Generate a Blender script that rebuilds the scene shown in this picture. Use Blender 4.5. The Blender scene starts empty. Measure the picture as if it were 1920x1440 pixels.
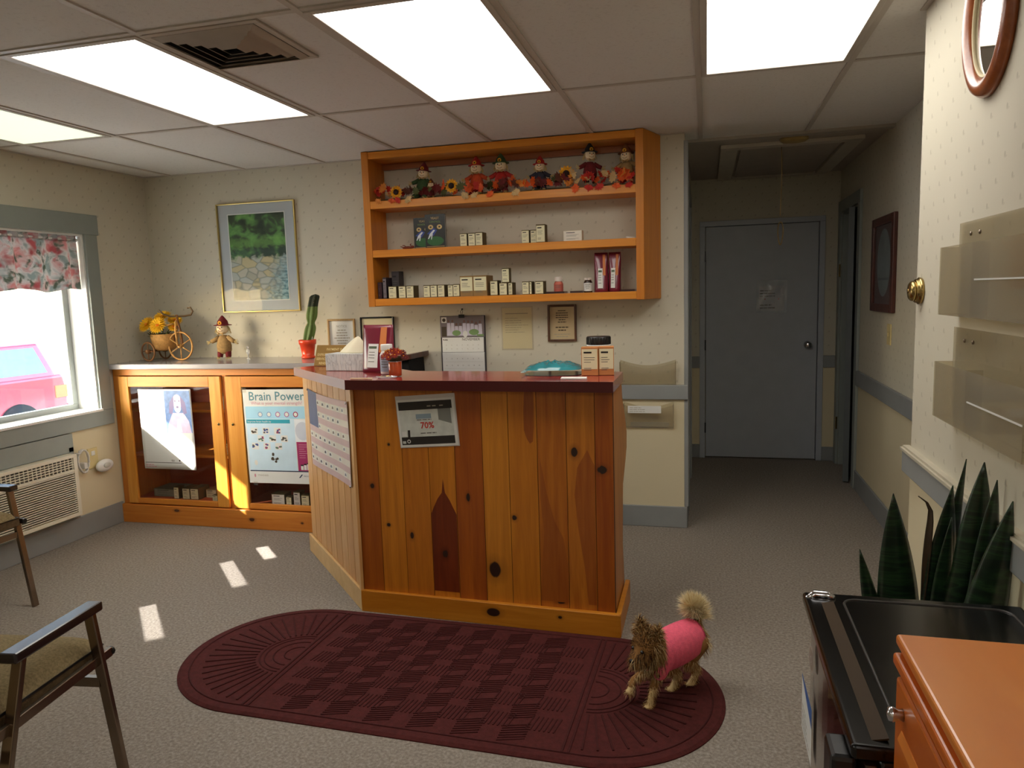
import bpy, math, random
from mathutils import Vector, Matrix, Euler, noise as mnoise
random.seed(7)
PI = math.pi
C = bpy.context.scene.collection
sc = bpy.context.scene
V = Vector

# ------------------------------------------------------------------ materials
_M = {}
def nodes(name):
    m = bpy.data.materials.new(name); m.use_nodes = True
    nt = m.node_tree; b = nt.nodes['Principled BSDF']
    return m, nt, b
def lin(c):
    return tuple(((x/12.92) if x <= .04045 else ((x+.055)/1.055)**2.4) for x in c)
def rgb(r, g, b):
    return lin((r/255, g/255, b/255))
def mix(nt, fac, a, b):
    n = nt.nodes.new('ShaderNodeMix'); n.data_type = 'RGBA'
    for sock, v in ((n.inputs[0], fac), (n.inputs[6], a), (n.inputs[7], b)):
        if hasattr(v, 'is_output'): nt.links.new(v, sock)
        elif isinstance(v, (int, float)): sock.default_value = v
        else: sock.default_value = (*v, 1)
    return n.outputs[2]
def mth(nt, op, a, b=0.0, c=None, clamp=False):
    n = nt.nodes.new('ShaderNodeMath'); n.operation = op; n.use_clamp = clamp
    for i, v in enumerate((a, b) if c is None else (a, b, c)):
        if hasattr(v, 'is_output'): nt.links.new(v, n.inputs[i])
        else: n.inputs[i].default_value = v
    return n.outputs[0]
def objco(nt, scale=(1, 1, 1), loc=(0, 0, 0)):
    t = nt.nodes.new('ShaderNodeTexCoord'); mp = nt.nodes.new('ShaderNodeMapping')
    mp.inputs['Scale'].default_value = scale; mp.inputs['Location'].default_value = loc
    nt.links.new(t.outputs['Object'], mp.inputs[0]); return mp.outputs[0]
def noise(nt, vec, scale=5, detail=2, dist=0):
    n = nt.nodes.new('ShaderNodeTexNoise'); n.inputs['Scale'].default_value = scale
    n.inputs['Detail'].default_value = detail; n.inputs['Distortion'].default_value = dist
    nt.links.new(vec, n.inputs['Vector']); return n.outputs['Fac']
def ramp(nt, f, stops):
    r = nt.nodes.new('ShaderNodeValToRGB'); nt.links.new(f, r.inputs[0])
    e = r.color_ramp.elements
    while len(e) < len(stops): e.new(.5)
    for k, (p, c) in enumerate(stops):
        e[k].position = p; e[k].color = (*c, 1)
    return r.outputs[0]
def bump(nt, b, h, dist=.002, strength=1):
    n = nt.nodes.new('ShaderNodeBump'); n.inputs['Distance'].default_value = dist
    n.inputs['Strength'].default_value = strength
    nt.links.new(h, n.inputs['Height']); nt.links.new(n.outputs[0], b.inputs['Normal'])
def pm(name, col, rough=.55, metal=0, var=.06, vs=8, bmp=0, bs=60, coat=0, em=None, es=0, alpha=None, spec=.5):
    if name in _M: return _M[name]
    m, nt, b = nodes(name)
    co = objco(nt)
    n = noise(nt, co, vs, 3)
    c1 = tuple(max(0, x*(1-var)) for x in col); c2 = tuple(min(1, x*(1+var)) for x in col)
    r = ramp(nt, n, [(.3, c1), (.7, c2)])
    nt.links.new(r, b.inputs['Base Color'])
    b.inputs['Roughness'].default_value = rough; b.inputs['Metallic'].default_value = metal
    b.inputs['Specular IOR Level'].default_value = spec
    if coat: b.inputs['Coat Weight'].default_value = coat; b.inputs['Coat Roughness'].default_value = .08
    if bmp: bump(nt, b, noise(nt, co, bs, 3), bmp)
    if em: b.inputs['Emission Color'].default_value = (*em, 1); b.inputs['Emission Strength'].default_value = es
    if alpha is not None: b.inputs['Alpha'].default_value = alpha
    _M[name] = m; return m
def wood(name, c1, c2, stretch=(14, 14, .8), rough=.42, knots=(), coat=.10, stain=None, stainmask=None):
    if name in _M: return _M[name]
    m, nt, b = nodes(name)
    co = objco(nt, stretch)
    g = noise(nt, co, 1.6, 4, 1.2)
    f = noise(nt, objco(nt, tuple(s*6 for s in stretch)), 1.5, 2)
    g2 = mth(nt, 'ADD', mth(nt, 'MULTIPLY', g, .75), mth(nt, 'MULTIPLY', f, .25))
    col = ramp(nt, g2, [(.34, c1), (.52, tuple((a+b_)/2 for a, b_ in zip(c1, c2))), (.68, c2)])
    raw = objco(nt)
    for kp, kr, kc in knots:
        mp = nt.nodes.new('ShaderNodeMapping'); nt.links.new(raw, mp.inputs[0])
        mp.inputs['Location'].default_value = tuple(-p/r for p, r in zip(kp, kr))
        mp.inputs['Scale'].default_value = tuple(1/r for r in kr)
        ln = nt.nodes.new('ShaderNodeVectorMath'); ln.operation = 'LENGTH'; nt.links.new(mp.outputs[0], ln.inputs[0])
        d = mth(nt, 'ADD', ln.outputs['Value'], mth(nt, 'MULTIPLY', mth(nt, 'SUBTRACT', g, .5), 1.2))
        halo = mth(nt, 'MULTIPLY', mth(nt, 'SUBTRACT', 2.1, d, clamp=True), .55, clamp=True)
        col = mix(nt, halo, col, tuple(x*.55 for x in c1))
        core = mth(nt, 'MULTIPLY', mth(nt, 'SUBTRACT', 1.05, d), 5, clamp=True)
        col = mix(nt, core, col, kc)
    nt.links.new(col, b.inputs['Base Color']); b.inputs['Roughness'].default_value = rough
    b.inputs['Coat Weight'].default_value = coat; b.inputs['Coat Roughness'].default_value = .2
    bump(nt, b, g2, .0006, .6)
    _M[name] = m; return m
def glassy(name, tint, opacity=.12, rough=.02, gloss=.35):
    if name in _M: return _M[name]
    m = bpy.data.materials.new(name); m.use_nodes = True; nt = m.node_tree; nt.nodes.clear()
    o = nt.nodes.new('ShaderNodeOutputMaterial'); tr = nt.nodes.new('ShaderNodeBsdfTransparent')
    tr.inputs[0].default_value = (*tint, 1)
    gl = nt.nodes.new('ShaderNodeBsdfGlossy'); gl.inputs['Roughness'].default_value = rough
    df = nt.nodes.new('ShaderNodeBsdfDiffuse'); df.inputs[0].default_value = (*tint, 1)
    fr = nt.nodes.new('ShaderNodeLayerWeight'); fr.inputs[0].default_value = .5      # facing: the same from both sides of a thin pane
    f = mth(nt, 'MULTIPLY', mth(nt, 'ADD', mth(nt, 'MULTIPLY', mth(nt, 'POWER', fr.outputs['Facing'], 4), .85), .045), gloss*1.6, clamp=True)
    a = nt.nodes.new('ShaderNodeMixShader'); a.inputs[0].default_value = opacity
    nt.links.new(tr.outputs[0], a.inputs[1]); nt.links.new(df.outputs[0], a.inputs[2])
    bm = nt.nodes.new('ShaderNodeMixShader'); nt.links.new(f, bm.inputs[0])
    nt.links.new(a.outputs[0], bm.inputs[1]); nt.links.new(gl.outputs[0], bm.inputs[2])
    nt.links.new(bm.outputs[0], o.inputs[0])
    _M[name] = m; return m

# ------------------------------------------------------------------ mesh builder
class MB:
    def __init__(s, M=None): s.v = []; s.f = []; s.mi = []; s.sm = []; s.mats = []; s.M = M or Matrix()
    def mid(s, mat):
        if mat not in s.mats: s.mats.append(mat)
        return s.mats.index(mat)
    def add(s, vs, fs, mat, smooth=False):
        o = len(s.v); s.v += [s.M @ V(p) for p in vs]; k = s.mid(mat)
        for f in fs: s.f.append([i+o for i in f]); s.mi.append(k); s.sm.append(smooth)
        return s
    def box(s, a, b, mat):
        x0, y0, z0 = (min(p, q) for p, q in zip(a, b)); x1, y1, z1 = (max(p, q) for p, q in zip(a, b))
        return s.add([(x0,y0,z0),(x1,y0,z0),(x1,y1,z0),(x0,y1,z0),(x0,y0,z1),(x1,y0,z1),(x1,y1,z1),(x0,y1,z1)],
              [(0,3,2,1),(4,5,6,7),(0,1,5,4),(1,2,6,5),(2,3,7,6),(3,0,4,7)], mat)
    def obox(s, c, size, R, mat):
        old = s.M; s.M = old @ Matrix.Translation(c) @ (R.to_matrix().to_4x4() if hasattr(R, 'to_matrix') else R)
        h = [x/2 for x in size]; s.box([-q for q in h], h, mat); s.M = old; return s
    def bar(s, a, b, w, t, mat, up=(0, 0, 1)):
        a, b = V(a), V(b); d = (b-a); L = d.length; d.normalize(); u = V(up)
        r = d.cross(u)
        if r.length < 1e-4: r = d.cross(V((0, 1, 0)))
        r.normalize(); u = r.cross(d)
        q = [r*(-w/2)+u*(-t/2), r*(w/2)+u*(-t/2), r*(w/2)+u*(t/2), r*(-w/2)+u*(t/2)]
        return s.add([a+x for x in q]+[b+x for x in q], [(3,2,1,0),(4,5,6,7),(0,1,5,4),(1,2,6,5),(2,3,7,6),(3,0,4,7)], mat)
    def extr(s, pts, vec, mat):
        n = len(pts); vec = V(vec); pts = [V(p) for p in pts]
        nrm = V((0, 0, 0))
        for i in range(n): nrm += pts[i].cross(pts[(i+1) % n])
        if nrm.dot(vec) > 0: pts = pts[::-1]
        return s.add(pts+[p+vec for p in pts], [tuple(range(n)), tuple(range(2*n-1, n-1, -1))] +
              [(i, i+n, (i+1) % n+n, (i+1) % n) for i in range(n)], mat)
    def poly(s, pts, mat): return s.add(pts, [tuple(range(len(pts)))], mat)
    def tube(s, pts, r, mat, seg=8, closed=False):
        pts = [V(p) for p in pts]; n = len(pts)
        rs = r if isinstance(r, (list, tuple)) else [r]*n
        vs = []; prev = None
        for i in range(n):
            if closed: t = pts[(i+1) % n]-pts[i-1]
            else: t = pts[min(i+1, n-1)]-pts[max(i-1, 0)]
            t.normalize()
            if prev is None:
                a = V((0, 0, 1)) if abs(t.z) < .9 else V((1, 0, 0)); u = t.cross(a).normalized()
            else: u = (prev-t*prev.dot(t)).normalized()
            prev = u; w = t.cross(u)
            for k in range(seg):
                an = 2*PI*k/seg; vs.append(pts[i]+(u*math.cos(an)+w*math.sin(an))*rs[i])
        fs = []
        for i in range(n if closed else n-1):
            j = (i+1) % n
            for k in range(seg): fs.append((i*seg+k, i*seg+(k+1) % seg, j*seg+(k+1) % seg, j*seg+k))
        if not closed: fs += [tuple(range(seg-1, -1, -1)), tuple((n-1)*seg+k for k in range(seg))]
        return s.add(vs, fs, mat, True)
    def lathe(s, prof, mat, seg=24, c=(0, 0, 0), R=None, sx=1, sy=1):
        vs = []; n = len(prof)
        for r, z in prof:
            for k in range(seg):
                a = 2*PI*k/seg; p = V((r*math.cos(a)*sx, r*math.sin(a)*sy, z))
                vs.append(V(c)+((R @ p) if R else p))
        fs = [(i*seg+k, i*seg+(k+1) % seg, (i+1)*seg+(k+1) % seg, (i+1)*seg+k) for i in range(n-1) for k in range(seg)]
        if prof[0][0] > 1e-5: fs.append(tuple(range(seg-1, -1, -1)))
        if prof[-1][0] > 1e-5: fs.append(tuple((n-1)*seg+k for k in range(seg)))
        return s.add(vs, fs, mat, True)
    def ell(s, c, r, mat, seg=14, rings=9, R=None):
        if not isinstance(r, (tuple, list)): r = (r, r, r)
        vs = []
        for i in range(rings+1):
            th = PI*i/rings
            if i in (0, rings): ks = 1
            else: ks = seg
            for k in range(ks):
                a = 2*PI*k/seg; p = V((r[0]*math.sin(th)*math.cos(a), r[1]*math.sin(th)*math.sin(a), -r[2]*math.cos(th)))
                vs.append(V(c)+((R @ p) if R else p))
        fs = []; st = lambda i: 0 if i == 0 else 1+(i-1)*seg
        for i in range(rings):
            for k in range(seg):
                k2 = (k+1) % seg
                if i == 0: fs.append((0, 1+k2, 1+k))
                elif i == rings-1: fs.append((st(i)+k, st(i)+k2, st(rings)))
                else: fs.append((st(i)+k, st(i)+k2, st(i+1)+k2, st(i+1)+k))
        return s.add(vs, fs, mat, True)
    def sheet(s, fn, nu, nv, mat, smooth=True):
        vs = [fn(i/nu, j/nv) for j in range(nv+1) for i in range(nu+1)]
        return s.add(vs, [(j*(nu+1)+i, j*(nu+1)+i+1, (j+1)*(nu+1)+i+1, (j+1)*(nu+1)+i) for j in range(nv) for i in range(nu)], mat, smooth)
    # flat printed shapes in the local XY plane
    def rect(s, x0, y0, x1, y1, mat, z=0): return s.poly([(x0,y0,z),(x1,y0,z),(x1,y1,z),(x0,y1,z)], mat)
    def disc(s, x, y, rx, ry, mat, z=0, n=18): return s.poly([(x+rx*math.cos(2*PI*k/n), y+ry*math.sin(2*PI*k/n), z) for k in range(n)], mat)
    def text(s, t, x, y, size, mat, z=0, align='LEFT', bold=0):
        cu = bpy.data.curves.new('t', 'FONT'); cu.body = t; cu.size = size; cu.align_x = align
        cu.resolution_u = 2; cu.offset = bold
        o = bpy.data.objects.new('t', cu); C.objects.link(o)
        me = bpy.data.meshes.new_from_object(o)
        s.add([(p.co.x+x, p.co.y+y, z) for p in me.vertices], [tuple(p.vertices) for p in me.polygons], mat)
        bpy.data.objects.remove(o); bpy.data.meshes.remove(me); bpy.data.curves.remove(cu); return s
    def build(s, name, parent=None, loc=None, bevel=0, solid=0, subsurf=0, label=None, seg=2):
        me = bpy.data.meshes.new(name); me.from_pydata([tuple(p) for p in s.v], [], s.f)
        for m in s.mats: me.materials.append(m)
        for p, k, sm in zip(me.polygons, s.mi, s.sm): p.material_index = k; p.use_smooth = sm
        me.update()
        o = bpy.data.objects.new(name, me); C.objects.link(o)
        if parent: o.parent = parent
        if loc is not None: o.location = loc
        if solid:
            md = o.modifiers.new('s', 'SOLIDIFY'); md.thickness = solid; md.offset = 0
        if bevel:
            md = o.modifiers.new('b', 'BEVEL'); md.width = bevel; md.segments = seg; md.limit_method = 'ANGLE'; md.angle_limit = .6
        if subsurf:
            md = o.modifiers.new('u', 'SUBSURF'); md.levels = subsurf; md.render_levels = subsurf
        if label: o['label'] = label
        return o
def tag(o, label, cat, group=None, kind=None):
    o['label'] = label; o['category'] = cat
    if group: o['group'] = group
    if kind: o['kind'] = kind
    return o
def thing(name, label, cat, loc=(0, 0, 0), rotz=0, group=None):
    o = bpy.data.objects.new(name, None); C.objects.link(o); o.location = loc; o.rotation_euler = (0, 0, rotz)
    o.empty_display_size = .05
    return tag(o, label, cat, group)
def W(loc): return MB(Matrix.Translation(-V(loc)))       # builder taking world coordinates for a thing standing at loc
def single(name, label, cat, mb, loc, group=None, **k):
    return tag(mb.build(name, None, loc, **k), label, cat, group)
def struct(name, mb, parent=None, **k):
    o = mb.build(name, parent, **k)
    if not parent: o['kind'] = 'structure'
    return o
def frame(o, x, y):                                       # matrix: local x -> x, local y -> y, origin o
    x, y = V(x).normalized(), V(y); y = (y-x*y.dot(x)).normalized(); z = x.cross(y)
    return Matrix(((x.x,y.x,z.x,o[0]),(x.y,y.y,z.y,o[1]),(x.z,y.z,z.z,o[2]),(0,0,0,1)))
def BACK(x, y, z): return frame((x, y, z), (1, 0, 0), (0, 0, 1))     # facing the room from the back wall
def RIGHT(x, y, z): return frame((x, y, z), (0, -1, 0), (0, 0, 1))   # facing the room from a right-hand wall
def baked(mb, voxel, smooth=4):                           # one continuous surface out of overlapping volumes
    o = mb.build('tmp'); md = o.modifiers.new('r', 'REMESH'); md.mode = 'VOXEL'; md.voxel_size = voxel
    md.use_smooth_shade = True
    if smooth:
        sm = o.modifiers.new('s', 'SMOOTH'); sm.iterations = smooth; sm.factor = .5
    dg = bpy.context.evaluated_depsgraph_get(); me = bpy.data.meshes.new_from_object(o.evaluated_get(dg))
    vs = [v.co.copy() for v in me.vertices]; fs = [tuple(p.vertices) for p in me.polygons]
    bpy.data.objects.remove(o); bpy.data.meshes.remove(me)
    return vs, fs

# palette
GREY = pm('grey_trim_paint', rgb(142, 145, 144), .5, var=.04)
GREY2 = pm('window_trim_paint', rgb(140, 147, 142), .5, var=.04)
CREAM = pm('cream_paint', rgb(205, 190, 150), .7, var=.03)
WHITE = pm('white_paint', rgb(230, 230, 225), .45, var=.02)
DOORW = pm('door_paint', rgb(176, 182, 190), .4, var=.03)
PAPER = pm('white_paper', rgb(225, 225, 220), .6, var=.02)
CPAPER = pm('cream_paper', rgb(222, 212, 175), .7, var=.03)
INK = pm('grey_ink', rgb(95, 92, 85), .7)
INK2 = pm('pale_ink', rgb(165, 158, 140), .7)
BLACK = pm('black_plastic', rgb(18, 17, 17), .35, var=.1)
GLOSSB = pm('gloss_black', rgb(8, 8, 8), .2, var=.1, coat=.15, spec=.35)
CHROME = pm('chrome', rgb(200, 200, 205), .18, 1, var=.03)
STEEL = pm('brushed_steel', rgb(130, 118, 105), .3, 1, var=.08, bmp=.0003)
BRASS = pm('brass', rgb(172, 148, 96), .25, 1, var=.06)
GOLD = pm('gold_frame', rgb(190, 168, 105), .3, .9, var=.05)
DKWOOD = wood('dark_wood', rgb(58, 30, 20), rgb(85, 45, 30), (18, 18, 3))
CLEAR = glassy('clear_acrylic', (.92, .9, .84), .08, .05, .3)
TANCLEAR = glassy('tan_acrylic', (.84, .80, .70), .13, .08, .3)
PGLASS = glassy('picture_glass', (.97, .98, .98), .0, .03, .10)
GLASS = glassy('cabinet_glass', (.97, .97, .96), .0, .02, .28)
WGLASS = glassy('window_glass', (.97, .99, .99), .01, .01, .3)
PINE1 = wood('pine_light', rgb(208, 134, 40), rgb(228, 162, 68))
PINE2 = wood('pine_mid', rgb(190, 108, 32), rgb(212, 136, 52))
PINEH = wood('pine_along', rgb(200, 118, 35), rgb(220, 145, 55), (.8, 12, 12))

# ------------------------------------------------------------------ room shell
XL, YB, ZC, XR, XH, YE, YF = -3.93, 4.60, 2.404, .72, 1.06, 6.62, -1.7
def wallpaper():
    m, nt, b = nodes('dotted_wallpaper')
    t = nt.nodes.new('ShaderNodeTexCoord'); sp = nt.nodes.new('ShaderNodeSeparateXYZ')
    nt.links.new(t.outputs['Object'], sp.inputs[0])
    u = mth(nt, 'ADD', sp.outputs[0], sp.outputs[1]); z = sp.outputs[2]
    def lat(ou, ov, ru, rv):
        a = mth(nt, 'SUBTRACT', mth(nt, 'FRACT', mth(nt, 'ADD', mth(nt, 'DIVIDE', u, .108), ou+20)), .5)
        c = mth(nt, 'SUBTRACT', mth(nt, 'FRACT', mth(nt, 'ADD', mth(nt, 'DIVIDE', z, .116), ov)), .5)
        a = mth(nt, 'MULTIPLY', a, .108/ru); c = mth(nt, 'MULTIPLY', c, .116/rv)
        d = mth(nt, 'SQRT', mth(nt, 'ADD', mth(nt, 'MULTIPLY', a, a), mth(nt, 'MULTIPLY', c, c)))
        return mth(nt, 'MULTIPLY', mth(nt, 'SUBTRACT', 1, d, clamp=True), 3, clamp=True)
    d = mth(nt, 'MAXIMUM', lat(0, 0, .006, .009), lat(.5, .5, .006, .009))
    d2 = mth(nt, 'MAXIMUM', lat(.04, .05, .012, .004), lat(.54, .55, .012, .004))
    d = mth(nt, 'MAXIMUM', d, mth(nt, 'MULTIPLY', d2, .5))
    up = mth(nt, 'GREATER_THAN', z, .84)
    n = noise(nt, objco(nt), 2.5, 2)
    base = mix(nt, n, rgb(198, 192, 174), rgb(210, 204, 186))
    base = mix(nt, mth(nt, 'MULTIPLY', d, .36), base, rgb(140, 132, 112))
    low = mix(nt, n, rgb(212, 200, 166), rgb(220, 208, 176))
    nt.links.new(mix(nt, up, low, base), b.inputs['Base Color'])
    b.inputs['Roughness'].default_value = .75; b.inputs['Specular IOR Level'].default_value = .2
    return m
WALL = wallpaper()
def carpet():
    m, nt, b = nodes('loop_carpet')
    co = objco(nt); a = noise(nt, co, 420, 2); c = noise(nt, co, 90, 3); e = noise(nt, co, 1.2, 2)
    s = mth(nt, 'ADD', mth(nt, 'MULTIPLY', a, .5), mth(nt, 'MULTIPLY', c, .5))
    col = ramp(nt, s, [(.3, rgb(104, 96, 88)), (.5, rgb(146, 137, 127)), (.7, rgb(186, 177, 167))])
    col = mix(nt, mth(nt, 'MULTIPLY', e, .25), col, rgb(128, 116, 100))
    nt.links.new(col, b.inputs['Base Color']); b.inputs['Roughness'].default_value = .95
    b.inputs['Specular IOR Level'].default_value = .1
    bump(nt, b, s, .004, .7); return m
CARPET = carpet()
def tile():
    m, nt, b = nodes('ceiling_tile')
    co = objco(nt); a = noise(nt, co, 70, 3); c = noise(nt, co, 350, 2)
    sp = mth(nt, 'MULTIPLY', mth(nt, 'SUBTRACT', a, .56), 8, clamp=True)
    col = mix(nt, mth(nt, 'MULTIPLY', sp, .18), rgb(220, 217, 212), rgb(165, 158, 150))
    nt.links.new(col, b.inputs['Base Color']); b.inputs['Roughness'].default_value = .9
    bump(nt, b, c, .0015, .5); return m
TILE = tile()
HPLAS = pm('hall_plaster', rgb(170, 160, 148), .85, var=.04)

struct('floor', MB().box((XL-.2, YF-.1, -.1), (XH+.8, YE+.1, 0), CARPET))
struct('ceiling', MB().box((XL-.2, YF-.1, ZC), (XH+.1, 4.86, ZC+.08), TILE).box((XL-.2, 4.86, ZC), (XH+.1, YE+.1, ZC+.08), HPLAS))
WY0, WY1, WZ0, WZ1 = 2.88, 4.0, .80, 1.96
w = MB(); xo = XL-.20
w.box((xo, YF, 0), (XL, WY0, ZC), WALL).box((xo, WY1, 0), (XL, YB+.1, ZC), WALL)
w.box((xo, WY0, 0), (XL, WY1, WZ0), WALL).box((xo, WY0, WZ1), (XL, WY1, ZC), WALL)
struct('wall_left', w)
struct('wall_back', MB().box((XL, YB, 0), (-.125, YB+.12, ZC), WALL))
struct('wall_hall_left', MB().box((-.245, YB+.12, 0), (-.125, YE, ZC), WALL))
struct('wall_hall_end', MB().box((-.25, YE, 0), (-.055, YE+.12, ZC), WALL).box((.95, YE, 0), (XH+.1, YE+.12, ZC), WALL)
       .box((-.055, YE, 2.055), (.95, YE+.12, ZC), WALL).box((-.055, YE+.06, 0), (.95, YE+.12, 2.055), WALL))
struct('wall_hall_right', MB().box((XH, 2.9, 0), (XH+.12, 5.80, ZC), WALL).box((XH, 6.5, 0), (XH+.12, YE, ZC), WALL).box((XH, 5.80, 2.06), (XH+.12, 6.5, ZC), WALL))
struct('wall_right', MB().box((XR, YF, 0), (XH+.12, 2.9, ZC), WALL))
struct('wall_front', MB().box((xo, YF-.12, 0), (XH, YF, ZC), WALL))
# ceiling grid
g = MB(); X0, Y0 = -2.474, 3.426
BARM = pm('grid_metal', rgb(188, 180, 170), .45, var=.03)
for k in range(-2, 6):
    x = X0+.61*k; g.box((x-.012, YF, ZC-.006), (x+.012, 4.82, ZC), BARM)
for j in range(-4, 1):
    y = Y0+1.22*j; g.box((XL, y-.012, ZC-.0055), (XR if y < 2.9 else XH, y+.012, ZC), BARM)
g.box((XL, YB-.02, ZC-.005), (-.125, YB, ZC), BARM).box((XL, YF, ZC-.005), (XL+.02, YB-.02, ZC), BARM)
g.box((XR-.02, YF, ZC-.005), (XR, 2.9, ZC), BARM)
struct('trim_1', g)
struct('trim_2', MB().box((-.125, 4.83, ZC-.018), (XH, 4.90, ZC), pm('hall_trim', rgb(168, 160, 148), .6)))
# baseboards, chair rails, corner casing
def rail(name, segs): 
    m = MB()
    for a, b in segs: m.box(a, b, GREY)
    return struct(name, m, bevel=.004)
rail('baseboard_left', [((XL, YF, 0), (XL+.014, 4.12, .145))])
rail('baseboard_back', [((-.60, YB-.014, 0), (-.112, YB, .135)), ((-.125, YB, 0), (-.111, YB+.4, .135))])
rail('baseboard_hall_end', [((-.125, YE-.012, 0), (-.055, YE, .12)), ((.95, YE-.012, 0), (XH, YE, .12))])
rail('baseboard_hall_right', [((XH-.014, 2.914, 0), (XH, 5.71, .14))])
rail('baseboard_right', [((XR-.014, YF, 0), (XR, 2.914, .14)), ((XR, 2.9, 0), (XH, 2.914, .14))])
rail('trim_3', [((-.60, YB-.022, .815), (-.105, YB, .905)), ((-.125, YB, .815), (-.105, YB+.1, .905))])
rail('trim_4', [((-.125, YE-.02, .80), (-.055, YE, .90)), ((.95, YE-.02, .80), (XH, YE, .90))])
rail('trim_5', [((XH-.02, 2.92, .765), (XH, 5.71, .87))])
rail('trim_6', [((XR-.024, YF, .80), (XR, 2.924, .88)), ((XR, 2.9, .80), (XH, 2.924, .88))])
LEDGE = pm('cream_ledge', rgb(186, 178, 158), .6)
struct('trim_7', MB().box((XR-.030, YF, .88), (XR, 2.930, .889), LEDGE).box((XR-.022, YF, .889), (XR, 2.922, .897), LEDGE).box((XR, 2.9, .88), (XH, 2.930, .889), LEDGE))
struct('trim_8', MB().box((-.13, YB-.004, .135), (-.105, YB+.13, 2.36), GREY), bevel=.003)
struct('trim_9', MB().box((-.125, 5.0, 0), (-.108, 5.09, 2.1), GREY).box((-.125, 5.85, 0), (-.108, 5.94, 2.1), GREY).box((-.125, 5.0, 2.1), (-.108, 5.94, 2.19), GREY).box((-.125, 5.09, 0), (-.12, 5.85, 2.1), DOORW), bevel=.003)

# window
wn = MB()
wn.box((XL, WY1, WZ0), (XL+.022, WY1+.10, WZ1), GREY2).box((XL, WY0-.1, WZ0), (XL+.022, WY0, WZ1), GREY2)
wn.box((XL, WY0-.1, WZ1), (XL+.024, WY1+.115, 2.09), GREY2).box((XL, WY0-.1, WZ0-.10), (XL+.024, WY1+.1, WZ0), GREY2)
win = struct('window_1', wn, bevel=.003)
jb = MB().box((xo+.02, WY1-.012, WZ0+.014), (XL+.004, WY1, WZ1-.012), WHITE).box((xo+.02, WY0, WZ0+.014), (XL+.004, WY0+.012, WZ1-.012), WHITE).box((xo+.02, WY0, WZ1-.012), (XL+.004, WY1, WZ1), WHITE).box((xo, WY0, WZ0), (XL+.035, WY1, WZ0+.014), WHITE)
jb.build('window_jamb', win)
SASH = pm('sash_grey', rgb(150, 156, 154), .5)
sf = MB()
for (a, b) in (((xo+.01, WY1-.055, WZ0+.05), (xo+.05, WY1-.012, WZ1-.05)), ((xo+.01, WY0+.012, WZ0+.05), (xo+.05, WY0+.05, WZ1-.05)),
               ((xo+.01, WY0, WZ0+.014), (xo+.05, WY1-.012, WZ0+.05)), ((xo+.01, WY0, WZ1-.05), (xo+.05, WY1-.012, WZ1))): sf.box(a, b, SASH)
sf.build('window_sash', win, bevel=.003)
MB().box((xo+.026, WY0+.05, WZ0+.05), (xo+.030, WY1-.05, WZ1-.05), WGLASS).build('window_pane', win)

# hall end door
d = MB()
for a, b in (((-.055, YE-.015, 0), (-.008, YE+.05, 2.01)), ((.905, YE-.015, 0), (.95, YE+.05, 2.01)), ((-.055, YE-.015, 2.01), (.95, YE+.05, 2.055))): d.box(a, b, DOORW)
dr = struct('door_1', d, bevel=.003)
sl = MB().box((-.003, YE+.005, .01), (.900, YE+.045, 2.006), DOORW).build('door_slab', dr, bevel=.002)
for z in (.27, 1.0, 1.76): MB().box((-.012, YE-.017, z-.045), (-.002, YE-.004, z+.045), BLACK).build('hinge', dr)
R90 = Matrix.Rotation(PI/2, 3, 'X')
MB().lathe([(.03, 0), (.03, .006), (.012, .01), (.012, .03), (.024, .036), (.031, .05), (.029, .062), (.015, .07), (0, .071)], CHROME, 20, (.826, YE+.005, .993), Matrix.Rotation(PI/2, 3, 'X')).build('door_knob', sl)
# right hall doorway with a door standing ajar
d = MB()
for a, b in (((XH-.02, 5.71, 0), (XH+.0, 5.80, 2.06)), ((XH-.02, 6.50, 0), (XH, 6.59, 2.06)), ((XH-.02, 5.71, 2.06), (XH, 6.59, 2.15)),
             ((XH, 5.80, 0), (XH+.12, 5.815, 2.06)), ((XH, 6.485, 0), (XH+.12, 6.50, 2.06)), ((XH, 5.815, 2.045), (XH+.12, 6.485, 2.06))): d.box(a, b, GREY2)
dr2 = struct('door_2', d, bevel=.003)
DGREY = pm('dark_door_paint', rgb(92, 98, 100), .5)
s2 = MB(Matrix.Translation((XH+.11, 6.47, 0)) @ Matrix.Rotation(-.25, 4, 'Z')).box((-.02, -.62, .01), (.02, 0, 2.04), DGREY).build('door_slab', dr2)
MB().box((XH-.022, 6.49, 1.55), (XH-.01, 6.505, 1.65), BRASS).box((XH-.022, 6.49, .3), (XH-.01, 6.505, .4), BRASS).build('hinge', dr2)
struct('wall_side_room', MB().box((XH+.7, 5.0, 0), (XH+.75, YE+.1, ZC), pm('dim_wall', rgb(120, 112, 98), .8)).box((XH+.12, 5.0, 0), (XH+.7, 5.05, ZC), CREAM).box((XH+.12, YE, 0), (XH+.75, YE+.1, ZC), CREAM).box((XH+.12, 5.0, ZC), (XH+.75, YE+.1, ZC+.05), CREAM))

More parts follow.
